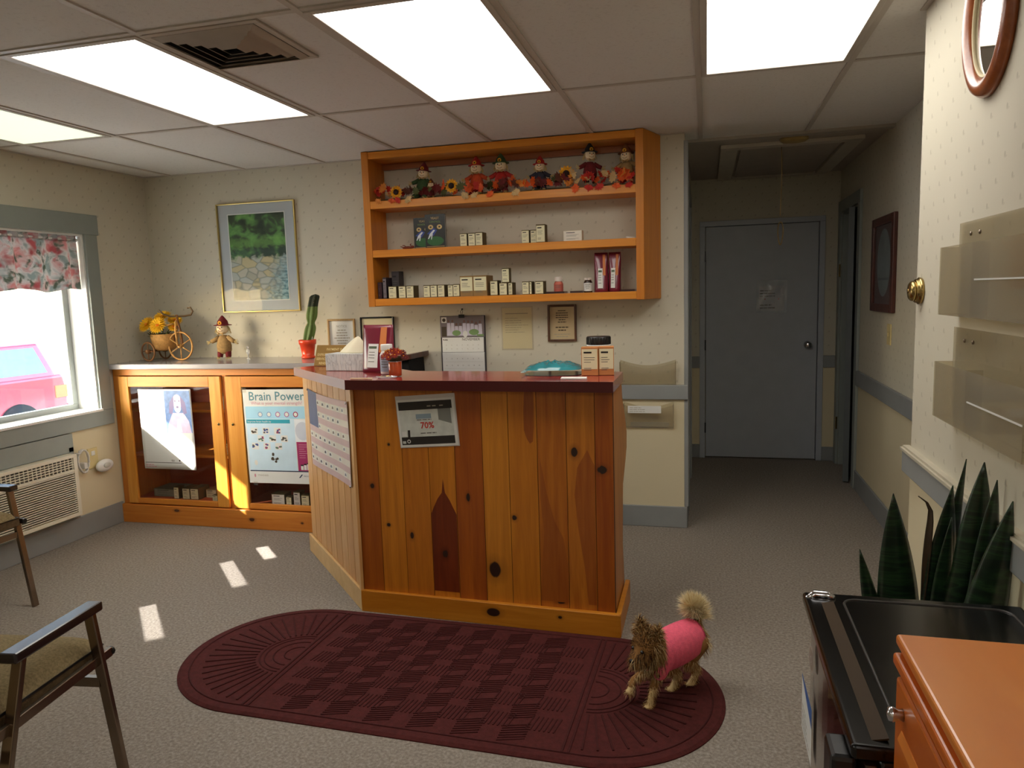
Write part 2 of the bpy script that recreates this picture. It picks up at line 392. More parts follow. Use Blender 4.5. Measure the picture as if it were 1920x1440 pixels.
# ceiling lights
EMW = pm('lit_diffuser', rgb(255, 250, 240), .5, em=(1, .955, .885), es=6.6)
EMD = pm('dim_diffuser', rgb(225, 230, 205), .5, em=(.92, 1, .80), es=.85)
def clight(x0, y0, label, em):
    L = (x0+.305, y0+.61, ZC); t = thing('ceiling_light', label, 'ceiling light', L, group='fluorescent ceiling panels')
    m = W(L); x1, y1 = x0+.61, y0+1.22
    for a, b in (((x0+.012, y0+.012, ZC-.010), (x0+.036, y1-.012, ZC)), ((x1-.036, y0+.012, ZC-.010), (x1-.012, y1-.012, ZC)),
                 ((x0+.036, y0+.012, ZC-.010), (x1-.036, y0+.036, ZC)), ((x0+.036, y1-.036, ZC-.010), (x1-.036, y1-.012, ZC))): m.box(a, b, BARM)
    m.build('frame', t, bevel=.002)
    W(L).box((x0+.036, y0+.036, ZC-.006), (x1-.036, y1-.036, ZC-.001), em).build('diffuser', t)
clight(X0, 2.206, 'bright fluorescent ceiling panel beside the air vent', EMW)
clight(X0+1.22, 2.206, 'bright fluorescent ceiling panel in front of the pine wall shelf', EMW)
clight(X0+2.44, 2.206, 'bright fluorescent ceiling panel nearest the right wall and hallway', EMW)
clight(X0-1.22, 2.206, 'dim greenish ceiling panel near the window wall', EMD)
clight(X0, -1.45, 'added fill panel on the ceiling behind the viewpoint, left', EMW)  # this panel and the next are unseen, added as fill light
clight(X0+2.44, -1.45, 'added fill panel on the ceiling behind the viewpoint, right', EMW)

# ceiling vent: stepped square diffuser
L = (-1.64, 2.42, ZC); vt = thing('air_vent', 'square ceiling air vent with stepped louvres beside the bright left panel', 'vent', L)
VM = pm('vent_metal', rgb(172, 160, 145), .45, var=.05); VD = pm('vent_dark', rgb(16, 14, 13), .9)
m = W(L); a0, a1, b0, b1 = -1.865, -1.415, 2.222, 2.632
for a, b in (((a0, b0, ZC-.008), (a1, b0+.025, ZC)), ((a0, b1-.025, ZC-.008), (a1, b1, ZC)), ((a0, b0+.025, ZC-.008), (a0+.025, b1-.025, ZC)), ((a1-.025, b0+.025, ZC-.008), (a1, b1-.025, ZC))): m.box(a, b, VM)
m.build('frame', vt, bevel=.002)
W(L).box((a0+.025, b0+.025, ZC-.003), (a1-.025, b1-.025, ZC-.001), VD).build('duct_opening', vt)
cx, cy = (a0+a1)/2, (b0+b1)/2
for k in range(5):
    m = W(L); ho, hi = .198-.036*k, .198-.036*k-.024
    ky = (b1-b0)/(a1-a0); zo, zi = ZC-.006, ZC-.021
    P = lambda h, z: [(cx-h, cy-h*ky, z), (cx+h, cy-h*ky, z), (cx+h, cy+h*ky, z), (cx-h, cy+h*ky, z)]
    o_, i_ = P(ho, zo-.002), P(hi, zi)
    m.add(o_+i_, [(0, 1, 5, 4), (1, 2, 6, 5), (2, 3, 7, 6), (3, 0, 4, 7)], VM)
    m.build('louvre', vt, solid=.0015)

# attic hatch with cord
L = (.52, 5.8, ZC); ht = thing('attic_hatch', 'attic hatch panel framed in the hallway ceiling', 'hatch', L)
HT = pm('hatch_paint', rgb(190, 182, 166), .6)
W(L).box((.22, 5.2, ZC-.012), (.83, 6.5, ZC), HPLAS).build('hatch_panel', ht)
m = W(L)
for a, b in (((.09, 5.19, ZC-.024), (.20, 6.51, ZC)), ((.85, 5.19, ZC-.024), (.95, 6.51, ZC)), ((.09, 5.10, ZC-.024), (.95, 5.19, ZC)), ((.09, 6.51, ZC-.024), (.95, 6.58, ZC))): m.box(a, b, HT)
m.build('hatch_frame', ht, bevel=.003)
L = (.475, 5.25, ZC-.012); pc = thing('pull_cord', 'thin pull cord with a looped end hanging from the attic hatch', 'cord', L)
CORD = pm('cord_brown', rgb(150, 125, 80), .8)
m = W(L); m.tube([(.475+.004*math.sin(z*9), 5.25, ZC-.012-z) for z in [k*.04 for k in range(12)]], .0035, CORD, 6); m.build('cord', pc)
W(L).tube([(.475+.016*math.sin(a)*(1+.3*math.cos(a)), 5.25, 1.835+.075*math.cos(a)) for a in [2*PI*k/24 for k in range(24)]], .004, CORD, 6, closed=True).build('loop', pc)
L = (.53, 5.04, ZC)
single('ceiling_disc', 'round yellowed disc fixed on the hallway ceiling before the attic hatch', 'smoke detector',
       W(L).lathe([(.085, 0), (.085, -.012), (.07, -.022), (.03, -.026), (0, -.026)][::-1], pm('yellowed_plastic', rgb(168, 145, 90), .5), 28, L), L)

# ------------------------------------------------------------------ curtain valance
def floral():
    m, nt, b = nodes('floral_cloth'); co = objco(nt)
    a = noise(nt, co, 13, 3, .6); c = noise(nt, objco(nt, loc=(3, 5, 1)), 17, 3, .5); e = noise(nt, objco(nt, loc=(7, 1, 4)), 12, 2)
    col = ramp(nt, a, [(.38, rgb(160, 172, 172)), (.50, rgb(205, 203, 203)), (.64, rgb(202, 150, 152))])
    col = mix(nt, mth(nt, 'MULTIPLY', mth(nt, 'SUBTRACT', c, .54), 9, clamp=True), col, rgb(116, 128, 118))
    col = mix(nt, mth(nt, 'MULTIPLY', mth(nt, 'SUBTRACT', e, .56), 8, clamp=True), col, rgb(182, 108, 114))
    nt.links.new(col, b.inputs['Base Color']); b.inputs['Roughness'].default_value = .9
    tr = nt.nodes.new('ShaderNodeBsdfTranslucent'); nt.links.new(col, tr.inputs[0])
    mx = nt.nodes.new('ShaderNodeMixShader'); mx.inputs[0].default_value = .35
    nt.links.new(b.outputs[0], mx.inputs[1]); nt.links.new(tr.outputs[0], mx.inputs[2])
    nt.links.new(mx.outputs[0], nt.nodes['Material Output'].inputs[0]); return m
FLORAL = floral()
L = (XL-.03, 3.27, 1.9); vl = thing('curtain_valance', 'gathered floral valance hanging across the top of the window', 'curtain', L)
def vfn(u, v):
    y = WY0+.02+u*(WY1-WY0-.04)
    a = math.sin(y*38+math.sin(y*11)*1.5); s = .35+.65*min(1, v*3)
    x = XL-.035+.020*a*s+(.03 if v < .1 else 0)*0
    return (x, y+.006*math.cos(y*38)*v, 1.935-v*.335-.012*math.sin(y*17+1)*v)
W(L).sheet(vfn, 260, 14, FLORAL).build('cloth', vl, solid=.002)
W(L).sheet(lambda u, v: (XL-.022+.014*math.sin((WY0+u*1.4)*70)*(1-abs(v-.5)), WY0+.02+u*(WY1-WY0-.04), 1.962-v*.05), 300, 4, FLORAL).build('ruffle', vl, solid=.002)
W(L).tube([(XL-.03, WY0+.01, 1.925), (XL-.03, WY1-.013, 1.925)], .008, WHITE).build('rod', vl)

# ------------------------------------------------------------------ air conditioner
L = (XL+.02, 3.3, .14); ac = thing('air_conditioner', 'cream through-wall air conditioner with slatted grille under the window', 'air conditioner', L)
ACW = pm('ac_plastic', rgb(226, 220, 200), .45, var=.02); ACD = pm('ac_dark', rgb(110, 104, 92), .7)
m = W(L)
for a, b in (((XL, 2.86, .146), (XL+.024, 3.745, .175)), ((XL, 3.705, .175), (XL+.024, 3.745, .61)), ((XL, 2.86, .575), (XL+.024, 3.745, .695)), ((XL, 2.86, .175), (XL+.024, 2.90, .61))): m.box(a, b, GREY2)
m.build('surround_board', ac, bevel=.003)
f = XL+.085
m = W(L).box((XL+.002, 2.90, .178), (f-.02, 3.703, .573), ACW)
for a, b in (((f-.02, 2.90, .178), (f, 3.703, .200)), ((f-.02, 2.90, .553), (f, 3.703, .573)), ((f-.02, 3.675, .2), (f, 3.703, .553)), ((f-.02, 2.90, .2), (f, 2.93, .553)), ((f-.02, 2.93, .462), (f, 3.675, .478))): m.box(a, b, ACW)
m.box((f-.021, 2.93, .2), (f-.018, 3.675, .553), ACD); m.build('housing', ac, bevel=.002)
m = W(L)
for k in range(19): z = .207+k*.0137; m.obox((f-.009, 3.3025, z), (.018, .745, .0042), Euler((0, -.5, 0)), ACW)
m.build('intake_slats', ac)
m = W(L)
for k in range(4): m.box((f-.012, 2.93, .492+k*.015), (f-.004, 3.675, .4965+k*.015), ACW)
for k in range(26): m.box((f-.012, 2.955+k*.0285, .478), (f-.006, 2.960+k*.0285, .553), ACW)
m.build('outlet_grille', ac)
CORDW = pm('white_cord', rgb(215, 212, 205), .5)
L = (XL+.02, 3.80, .42); cc = thing('cord_bundle', 'coiled white power cord hanging beside the air conditioner', 'cord', L)
m = W(L)
pts = [(XL+.022+.012*math.sin(k*.9)+.004*(k % 7), 3.80+.042*math.sin(k*.42), .50+.075*math.cos(k*.42)) for k in range(46)]
m.tube(pts, .0055, CORDW, 6); m.tube([(XL+.02, 3.755, .56), (XL+.04, 3.77, .555), (XL+.03, 3.79, .56), (XL+.025, 3.80, .575)], .006, CORDW, 6); m.build('cable', cc)
W(L).box((XL+.004, 3.79, .45), (XL+.05, 3.815, .49), CORDW).build('plug', cc, bevel=.004)
L = (XL, 3.89, .49); op = thing('wall_outlet', 'beige wall outlet plate under the window corner', 'outlet', L)
W(L).box((XL, 3.865, .43), (XL+.008, 3.945, .565), pm('beige_plastic', rgb(214, 196, 140), .5)).build('plate', op, bevel=.003)
W(L).box((XL+.008, 3.89, .515), (XL+.012, 3.92, .545), WHITE).build('socket', op, bevel=.002)
L = (XL+.03, 3.965, .43); af = thing('plug_in_unit', 'white oval plug-in unit on the outlet beside the cabinet', 'air freshener', L)
m = W(L); m.ell((XL+.034, 3.965, .435), (.024, .072, .042), WHITE, 20, 12); m.build('shell', af)
W(L).ell((XL+.056, 3.965, .438), (.006, .03, .018), pm('pale_plastic', rgb(205, 205, 195), .4), 14, 8).build('window', af)

# ------------------------------------------------------------------ glass-door cabinet under grey worktop
KN = rgb(80, 38, 18)
PINEP = wood('pine_plinth', rgb(196, 112, 34), rgb(216, 140, 56), (.8, 12, 12), knots=[((1.03, -.26, .065), (.020, .05, .012), KN), ((1.40, -.26, .06), (.010, .05, .007), KN), ((.45, -.26, .10), (.02, .05, .01), KN)])
INNER = wood('cabinet_interior', rgb(172, 78, 46), rgb(196, 100, 62), (1, 10, 10), .6, coat=0)
L = (-3.925, 4.36, 0); cb = thing('display_cabinet', 'low pine display cabinet with two glass doors in the window corner', 'cabinet', L)
cx0, cx1, fy = -3.925, -2.24, 4.14
W(L).box((cx0, fy, .0), (cx0+.02, YB-.005, 1.06), PINE2).box((cx1-.02, fy, 0), (cx1, YB-.005, 1.06), PINE2).box((cx0+.02, fy+.01, .12), (cx1-.02, YB-.005, .14), INNER)\
    .box((cx0+.02, YB-.02, .14), (cx1-.02, YB-.005, 1.06), INNER).box((cx0+.02, fy+.03, 1.045), (cx1-.02, YB-.02, 1.06), INNER)\
    .box((-3.06, fy+.02, .14), (-3.03, YB-.02, 1.045), INNER).build('carcass', cb)
m = W(L).box((cx0, fy-.002, 1.02), (cx1, fy+.018, 1.064), PINEH).box((cx0, fy-.002, .12), (-3.868, fy+.018, 1.02), PINE2)
m.box((-3.064, fy-.002, .12), (-3.034, fy+.018, 1.02), PINE2).box((-2.275, fy-.002, .12), (cx1, fy+.018, 1.02), PINE2).build('face_frame', cb, bevel=.002)
W(L).box((cx0, fy-.035, 0), (cx1, fy-.003, .128), PINEP).build('plinth', cb, bevel=.004)
for z in (.44, .755):
    W(L).box((cx0+.021, fy+.10, z), (-3.061, YB-.021, z+.018), PINEH).box((-3.029, fy+.10, z), (cx1-.021, YB-.021, z+.018), PINEH).build('shelf', cb)
def cdoor(x0, x1, gl, gr):
    m = W(L); y0, y1 = fy-.022, fy-.002
    m.box((x0, y0, .135), (gl, y1, 1.015), PINE1).box((gr, y0, .135), (x1, y1, 1.015), PINE1).box((gl, y0, .135), (gr, y1, .172), PINEH).box((gl, y0, .945), (gr, y1, 1.015), PINEH)
    o = m.build('door', cb, bevel=.003)
    W(L).box((gl-.004, fy-.012, .168), (gr+.004, fy-.008, .949), GLASS).build('door_glass', o)
    return o
d1 = cdoor(-3.866, -3.068, -3.79, -3.155); d2 = cdoor(-3.030, -2.277, -2.912, -2.36)
for o, x in ((d1, -3.10), (d2, -2.992)):
    W(L).lathe([(.009, 0), (.009, .004), (.004, .005), (0, .005)], BRASS, 14, (x, fy-.022, .70), R90).box((x-.0015, fy-.0285, .694), (x+.0015, fy-.0265, .706), BLACK).build('lock', o)
GTOP = pm('grey_laminate', rgb(158, 152, 152), .22, var=.03, coat=.3)
L = (-3.0, 4.35, 1.065)
single('worktop', 'grey laminate worktop along the back wall over the glass-door cabinet', 'worktop', W(L).box((XL, 4.095, 1.065), (-2.205, YB, 1.10), GTOP), L, bevel=.006)

# ------------------------------------------------------------------ products: small boxes
KRAFT = pm('kraft_card', rgb(150, 118, 72), .8, var=.1); OLIVE = pm('olive_card', rgb(96, 84, 52), .8, var=.08)
LAB = pm('cream_label', rgb(224, 218, 180), .7, var=.03); LABW = pm('white_label', rgb(225, 225, 220), .6)
ORD = 'first second third fourth fifth sixth seventh eighth ninth tenth eleventh twelfth'.split()
def pbox(x0, x1, z0, h, yf, dp, label, group, body=None, lab=None, rz=0, cat='box', name='product_box', band=.0):
    body = body or OLIVE; lab = lab or LAB; w = x1-x0
    t = MB().box((-w/2, 0, 0), (w/2, dp, h), body).build(name, None, ((x0+x1)/2, yf, z0), bevel=.0008)
    t.rotation_euler[2] = rz; tag(t, label, cat, group)
    z_0, z_1 = h*(.04+band), h*.93
    m = MB(frame((-w/2, -.0006, 0), (1, 0, 0), (0, 0, 1))).rect(w*.04, z_0, w*.96, z_1, lab)
    m.rect(w*.15, h*.78, w*.62, h*.84, BLACK, .0003)
    for q in (.62, .54, .46, .24, .18): m.rect(w*.16, h*q, w*random.uniform(.5, .85), h*q+h*.02, INK, .0003)
    m.build('label', t); return t
GB = 'small labelled product boxes on the wall shelf'
# boxes behind the cabinet glass
GI = 'boxes behind the cabinet glass'
for x0, x1, z, h, yf, dp, bd, lb, nm in [
    (-3.60, -3.56, .1405, .085, 4.24, .06, None, None, 'single cream box on the cabinet floor behind the left door'),
    (-3.53, -3.47, .1405, .080, 4.24, .10, None, None, 'left of the paired cream boxes on the cabinet floor behind the left door'),
    (-3.465, -3.40, .1405, .080, 4.24, .12, None, None, 'right of the paired cream boxes on the cabinet floor behind the left door'),
    (-3.385, -3.30, .1405, .060, 4.30, .14, 'K', None, 'kraft carton on the cabinet floor behind the left door'),
    (-3.235, -3.195, .1405, .060, 4.17, .04, None, None, 'small box in the near right corner of the left cabinet bay'),
    (-3.80, -3.60, .1405, .055, 4.28, .16, 'G', 'G', 'wide grey-green carton on the cabinet floor behind the left door'),
    (-3.245, -3.195, .4585, .085, 4.26, .10, None, None, 'left cream box on the middle shelf right of the pale poster'),
    (-3.190, -3.135, .4585, .085, 4.26, .10, None, None, 'right cream box on the middle shelf right of the pale poster'),
    (-3.260, -3.205, .7735, .10, 4.26, .10, 'G', 'G', 'left grey box on the upper shelf right of the pale poster'),
    (-3.200, -3.145, .7735, .10, 4.26, .10, 'G', 'G', 'right grey box on the upper shelf right of the pale poster'),
    (-2.965, -2.925, .7735, .09, 4.25, .06, None, 'W', 'white box on the upper shelf left of the Brain Power poster'),
    (-2.975, -2.915, .4585, .10, 4.26, .08, 'G', 'G', 'grey box on the middle shelf left of the Brain Power poster'),
    (-2.80, -2.70, .1405, .080, 4.20, .08, None, 'W', 'wide white box on the cabinet floor behind the right door'),
    (-2.685, -2.645, .1405, .065, 4.19, .05, None, None, 'low box beside the wide white box behind the right door'),
    (-2.635, -2.585, .1405, .100, 4.20, .06, None, 'W', 'tall white box on the cabinet floor behind the right door'),
    (-2.578, -2.520, .1405, .080, 4.20, .06, None, None, 'rightmost box on the cabinet floor behind the right door')]:
    GG = pm('greenish_card', rgb(120, 124, 104), .8)
    pbox(x0, x1, z, h, yf, dp, nm, GI, {'K': KRAFT, 'G': GG, None: None}[bd], {'G': pm('greenish_label', rgb(150, 152, 134), .7), 'W': LABW, None: None}[lb])
# ------------------------------------------------------------------ wall shelf
sy, SX0, SX1 = 4.36, -2.097, -.347
KS = [((1.80, .15, .10), (.30, .030, .018), KN), ((1.80, .10, .12), (.30, .018, .014), KN)]
PSH = wood('pine_shelf_side', rgb(190, 110, 20), rgb(210, 132, 34), (14, 14, .8), knots=KS)
PFR = wood('pine_shelf_front', rgb(206, 122, 22), rgb(224, 146, 40), (.8, 14, 14))
PDK = wood('pine_shelf_inner', rgb(140, 70, 20), rgb(165, 92, 32), (.8, 14, 14))
L = (SX0, YB, 1.44); ws = thing('wall_shelf', 'long three-tier open pine shelf hung on the back wall under the ceiling', 'shelf', L)
def sxr(y): return SX1+(y-sy)/(YB-sy)*.082
for z0, z1, nm in ((1.44, 1.485, 'bottom_board'), (1.746, 1.792, 'shelf_board'), (2.048, 2.096, 'shelf_board'), (2.355, 2.398, 'top_board')):
    W(L).extr([(SX0+.046, sy+.002, z0), (SX1-.046, sy+.002, z0), (sxr(YB)-.046, YB-.001, z0), (SX0+.046, YB-.001, z0)], (0, 0, z1-z0), PFR).build(nm, ws, bevel=.0025)
W(L).box((SX0, sy, 1.436), (SX0+.046, YB-.001, 2.401), PSH).build('side_board', ws, bevel=.0025)
W(L).extr([(SX1-.046, sy, 1.436), (SX1, sy, 1.436), (sxr(YB), YB-.001, 1.436), (sxr(YB)-.046, YB-.001, 1.436)], (0, 0, .965), PSH).build('side_board', ws, bevel=.0025)
W(L).box((SX0+.046, YB-.03, 2.318), (SX1-.05, YB-.004, 2.354), PDK).build('hanging_rail', ws)
# bottom tier
BT = 1.4855; row = []
for x0, x1, h, st in [(-1.966, -1.911, .078, 0), (-1.897, -1.848, .078, 0), (-1.845, -1.795, .078, 0), (-1.729, -1.684, .077, 0), (-1.681, -1.637, .077, 0), (-1.634, -1.588, .077, 0),
                      (-1.566, -1.532, .075, 0), (-1.529, -1.487, .077, 0), (-1.288, -1.240, .092, 0), (-1.229, -1.180, .076, 1), (-1.085, -1.042, .078, 0), (-1.038, -1.026, .078, 0), (-1.003, -.952, .078, 0)]:
    row.append((x0, x1, h))
for k, (x0, x1, h) in enumerate(row):
    nm = ORD[k] if k < 12 else 'rightmost'
    pbox(x0, x1, BT, h, 4.385+random.uniform(0, .006), .085, f'{nm} small cream-labelled box from the left along the bottom tier of the wall shelf' if k < 12 else 'small cream-labelled box beside the black tray with the pink bottle on the wall shelf', GB)
pbox(-1.176, -1.150, BT, .076, 4.40, .085, 'narrow box squeezed beside the box that carries another on the bottom shelf tier', GB)
pbox(-1.213, -1.166, BT+.0765, .088, 4.392, .05, 'small cream-labelled box standing on top of another box on the bottom shelf tier', GB)
for k, (x0, x1) in enumerate(((-1.480, -1.395), (-1.393, -1.305))):
    pbox(x0, x1, BT, .125, 4.375, .14, ('left' if k == 0 else 'right')+' one of the two larger kraft cartons on the bottom shelf tier', GB, KRAFT, LAB, band=.22)
# dark boxes at far left of bottom tier
DP = pm('dark_purple_card', rgb(42, 30, 38), .5, var=.15)
t = pbox(-2.045, -2.018, BT, .105, 4.40, .11, 'slim dark box at the left end of the bottom shelf tier', 'dark boxes at the left end', DP, pm('dark_label', rgb(60, 30, 40), .6))
t = pbox(-2.014, -1.990, BT, .135, 4.41, .10, 'dark box with silvery front panel at the left end of the wall shelf', 'dark boxes at the left end', DP, pm('silver_label', rgb(130, 122, 130), .4))
t = pbox(-1.986, -1.935, BT, .175, 4.49, .08, 'taller dark grey box behind the first cream boxes on the wall shelf', 'dark boxes at the left end', pm('dark_grey_card', rgb(52, 46, 48), .6), pm('dark_grey_label', rgb(66, 60, 62), .6))
# bottles
def bottle(x, y, z, r, h, body, cap, lab, label, group=None, caph=.18, name='bottle'):
    L = (x, y, z); t = thing(name, label, 'bottle', L, group=group); hb = h*(1-caph)
    MB().lathe([(r*.92, 0), (r, .004), (r, hb*.82), (r*.78, hb*.95), (r*.74, hb)], body, 26).build('body', t)
    m = MB(); m.lathe([(r*.80, hb), (r*.82, hb+.002), (r*.82, h-.002), (r*.78, h), (0, h)], cap, 26)
    for k in range(26): a = 2*PI*k/26; m.obox((r*.82*math.cos(a), r*.82*math.sin(a), hb+(h-hb)*.5), (r*.05, r*.07, (h-hb)*.8), Euler((0, 0, a)), cap)
    m.build('cap', t)
    m = MB(); m.lathe([(r*1.01, hb*.12), (r*1.012, hb*.13), (r*1.012, hb*.76), (r*1.01, hb*.77)], lab, 26); m.f = m.f[:-2]; m.mi = m.mi[:-2]; m.sm = m.sm[:-2]
    for q, ww in ((.62, .8), (.52, .6), (.42, .7), (.3, .5)):
        m.sheet(lambda u, v, q=q, ww=ww: (r*1.03*math.sin((u-.5)*ww*1.6), -r*1.03*math.cos((u-.5)*ww*1.6), hb*(q+v*.035)), 8, 1, INK, False)
    m.build('label', t); return t
TRAY = pm('dark_tray', rgb(48, 16, 14), .3, coat=.3)
def tray(x0, x1, y0, y1, z, h, label):
    L = ((x0+x1)/2, (y0+y1)/2, z); t = thing('tray', label, 'tray', L, group='dark trays on the bottom shelf tier')
    W(L).box((x0, y0, z), (x1, y1, z+h*.4), TRAY).build('base', t, bevel=.001)
    W(L).box((x0, y0, z+h*.4), (x1, y0+.006, z+h), TRAY).box((x0, y1-.006, z+h*.4), (x1, y1, z+h), TRAY).box((x0, y0+.006, z+h*.4), (x0+.006, y1-.006, z+h), TRAY).box((x1-.006, y0+.006, z+h*.4), (x1, y1-.006, z+h), TRAY).build('rim', t)
tray(-.935, -.825, 4.385, 4.50, BT, .012, 'dark tray under the pink bottle on the bottom shelf tier')
tray(-.79, -.715, 4.39, 4.50, BT, .012, 'low dark tray left of the black-capped brown bottle on the wall shelf')
tray(-.487, -.405, 4.385, 4.50, BT, .012, 'flat dark tray at the right end of the bottom shelf tier')
bottle(-.868, 4.435, BT+.0055, .028, .095, pm('pink_bottle', rgb(205, 112, 92), .5), pm('white_cap', rgb(225, 215, 205), .5), pm('coral_label', rgb(190, 92, 78), .6), 'white-capped bottle with coral label standing on a dark tray', caph=.3)
bottle(-.687, 4.43, BT, .026, .088, pm('amber_bottle', rgb(50, 32, 20), .25), pm('white_cap', rgb(225, 215, 205), .5), LABW, 'small dark bottle with white cap and white label on the wall shelf', caph=.16)
MAROON = pm('maroon_foil', rgb(118, 26, 50), .28, var=.12, coat=.3); ORANGE_S = pm('orange_strip', rgb(205, 120, 60), .5)
def pouch(x, y, z, w, h, dp, rz, label, group, lean=0):
    L = (x, y, z); t = thing('foil_pouch', label, 'bag', L, rz, group)
    def sh(sgn):
        return lambda u, v: ((u-.5)*w*(1-.08*v), sgn*dp/2*(1-v**1.5)*(math.sin(PI*u)**.5 if 0 < u < 1 else 0)+lean*v, v*h)
    MB().sheet(sh(-1), 12, 12, MAROON).sheet(sh(1), 12, 12, MAROON).build('bag', t, solid=.0015)
    f = sh(-1)
    m = MB(); o = -.0022
    m.sheet(lambda u, v: tuple(V(f(.62+.20*u, .42+.53*v))+V((0, o, 0))), 5, 6, ORANGE_S)
    m.build('strip', t)
    m = MB(); m.sheet(lambda u, v: tuple(V(f(.26+.34*u, .10+.50*v))+V((0, o*1.5, 0))), 6, 6, LABW)
    m.sheet(lambda u, v: tuple(V(f(.29+.26*u, .50+.05*v))+V((0, o*2, 0))), 4, 1, pm('green_print', rgb(80, 95, 70), .6))
    for q in (.42, .36, .30, .22): m.sheet(lambda u, v, q=q: tuple(V(f(.30+.2*u, q+.012*v))+V((0, o*2, 0))), 4, 1, INK)
    m.build('label', t); return t
pouch(-.608, 4.44, BT, .085, .235, .06, .12, 'left one of the two maroon foil bags on the wall shelf', 'maroon foil bags on the wall shelf', .03)
pouch(-.532, 4.46, BT, .078, .235, .06, -.05, 'right one of the two maroon foil bags on the wall shelf', 'maroon foil bags on the wall shelf', .02)
# middle tier
MT = 1.7925
for k, (x0, x1, h, yf) in enumerate([(-1.477, -1.431, .080, 4.40), (-1.423, -1.378, .080, 4.40), (-1.376, -1.330, .082, 4.40)]):
    pbox(x0, x1, MT, h, yf, .085, f'{["left","middle","right"][k]} one of the three cream boxes beside the green books on the middle tier', GB)
pbox(-1.500, -1.44, MT, .035, 4.50, .06, 'low kraft box behind the cream boxes at the centre of the middle tier', GB, KRAFT)
for k, (x0, x1, h, yf) in enumerate([(-1.083, -1.036, .080, 4.40), (-1.030, -.992, .080, 4.41), (-.990, -.935, .108, 4.39)]):
    pbox(x0, x1, MT, h, yf, .07, ['short cream box, leftmost of the trio right of centre on the middle tier', 'half-hidden cream box behind the tall one on the middle tier', 'tall cream box right of centre on the middle tier'][k], GB)
pbox(-.828, -.715, MT, .062, 4.41, .05, 'wide white box lying alone on the middle tier', GB, pm('white_card', rgb(222, 212, 190), .7), pm('white_card2', rgb(228, 222, 208), .7), rz=-.06)
L = (-.43, 4.43, MT); single('folded_card', 'small folded white card at the right end of the middle tier', 'card', MB().box((-.026, -.02, 0), (.026, .02, .004), WHITE).obox((0, 0, .009), (.05, .035, .003), Euler((.15, .12, 0)), WHITE), L)
# books
def book(x0, x1, z, h, yf, tilt, label, tshift):
    w = x1-x0; L = ((x0+x1)/2, yf, z); t = thing('book', label, 'book', L, tilt, 'green and black books on the wall shelf')
    BG = pm('book_black', rgb(22, 24, 20), .35, coat=.3)
    MB().box((-w/2, 0, 0), (w/2, .003, h), BG).box((-w/2, .019, 0), (w/2, .022, h), BG).box((-w/2, .003, 0), (-w/2+.003, .019, h), BG).build('cover', t)
    MB().box((-w/2+.003, .003, .003), (w/2-.003, .019, h-.003), PAPER).build('pages', t)
    m = MB(frame((-w/2, -.0005, 0), (1, 0, 0), (0, 0, 1)))
    G1 = pm('cover_green', rgb(40, 95, 45), .5); BL = pm('cover_blue', rgb(50, 70, 140), .5); TN = pm('cover_tan', rgb(200, 170, 110), .5); WH = pm('cover_white', rgb(215, 220, 225), .5)
    m.disc(w*.5, h*.2, w*.42, h*.14, G1, .0001); m.disc(w*.28, h*.62, w*.13, h*.07, TN, .0002); m.disc(w*.72, h*.62, w*.13, h*.07, TN, .0002)
    m.disc(w*.28, h*.62, w*.05, h*.027, BG, .0003); m.disc(w*.72, h*.62, w*.05, h*.027, BG, .0003)
    m.poly([(w*.08, h*.42, .0003), (w*.42, h*.36, .0003), (w*.60, h*.52, .0003), (w*.42, h*.60, .0003)], BL)
    m.poly([(w*.12, h*.27, .0004), (w*.17, h*.27, .0004), (w*.33, h*.40, .0004), (w*.50, h*.52, .0004), (w*.42, h*.54, .0004), (w*.22, h*.42, .0004)], WH)
    m.poly([(w*.28, h*.25, .0004), (w*.32, h*.25, .0004), (w*.38, h*.42, .0004), (w*.30, h*.40, .0004)], WH)
    m.text('YEAST', w*.5, h*.85, h*.095, TN, .0004, 'CENTER'); m.text('CONTROL', w*.5, h*.75, h*.075, pm('cover_green2', rgb(120, 150, 80), .5), .0004, 'CENTER')
    m.rect(w*.05, h*.03, w*.95, h*.045, TN, .0004)
    m.build('cover_print', t)
book(-1.79, -1.665, MT, .192, 4.425, 0, 'green-and-black book standing half behind its twin on the wall shelf', 0)
book(-1.700, -1.568, MT, .205, 4.392, 0, 'green-and-black book standing in front of its twin on the wall shelf', 0)
# tiny reindeer ornament
L = (-1.84, 4.43, MT); t = thing('antler_ornament', 'tiny reddish-brown antlered ornament lying left of the books', 'ornament', L)
RB = pm('ornament_brown', rgb(120, 50, 28), .6)
MB().ell((0, 0, .010), (.035, .016, .010), RB).ell((.036, -.004, .014), (.012, .010, .009), RB).build('body', t)
MB().tube([(.03, 0, .018), (.02, -.004, .028), (.03, -.01, .033)], .003, RB, 6).tube([(-.01, 0, .016), (-.02, -.004, .026), (-.03, -.01, .024)], .003, RB, 6).tube([(-.025, 0, .012), (-.045, -.004, .02)], .003, RB, 6).build('antlers', t)

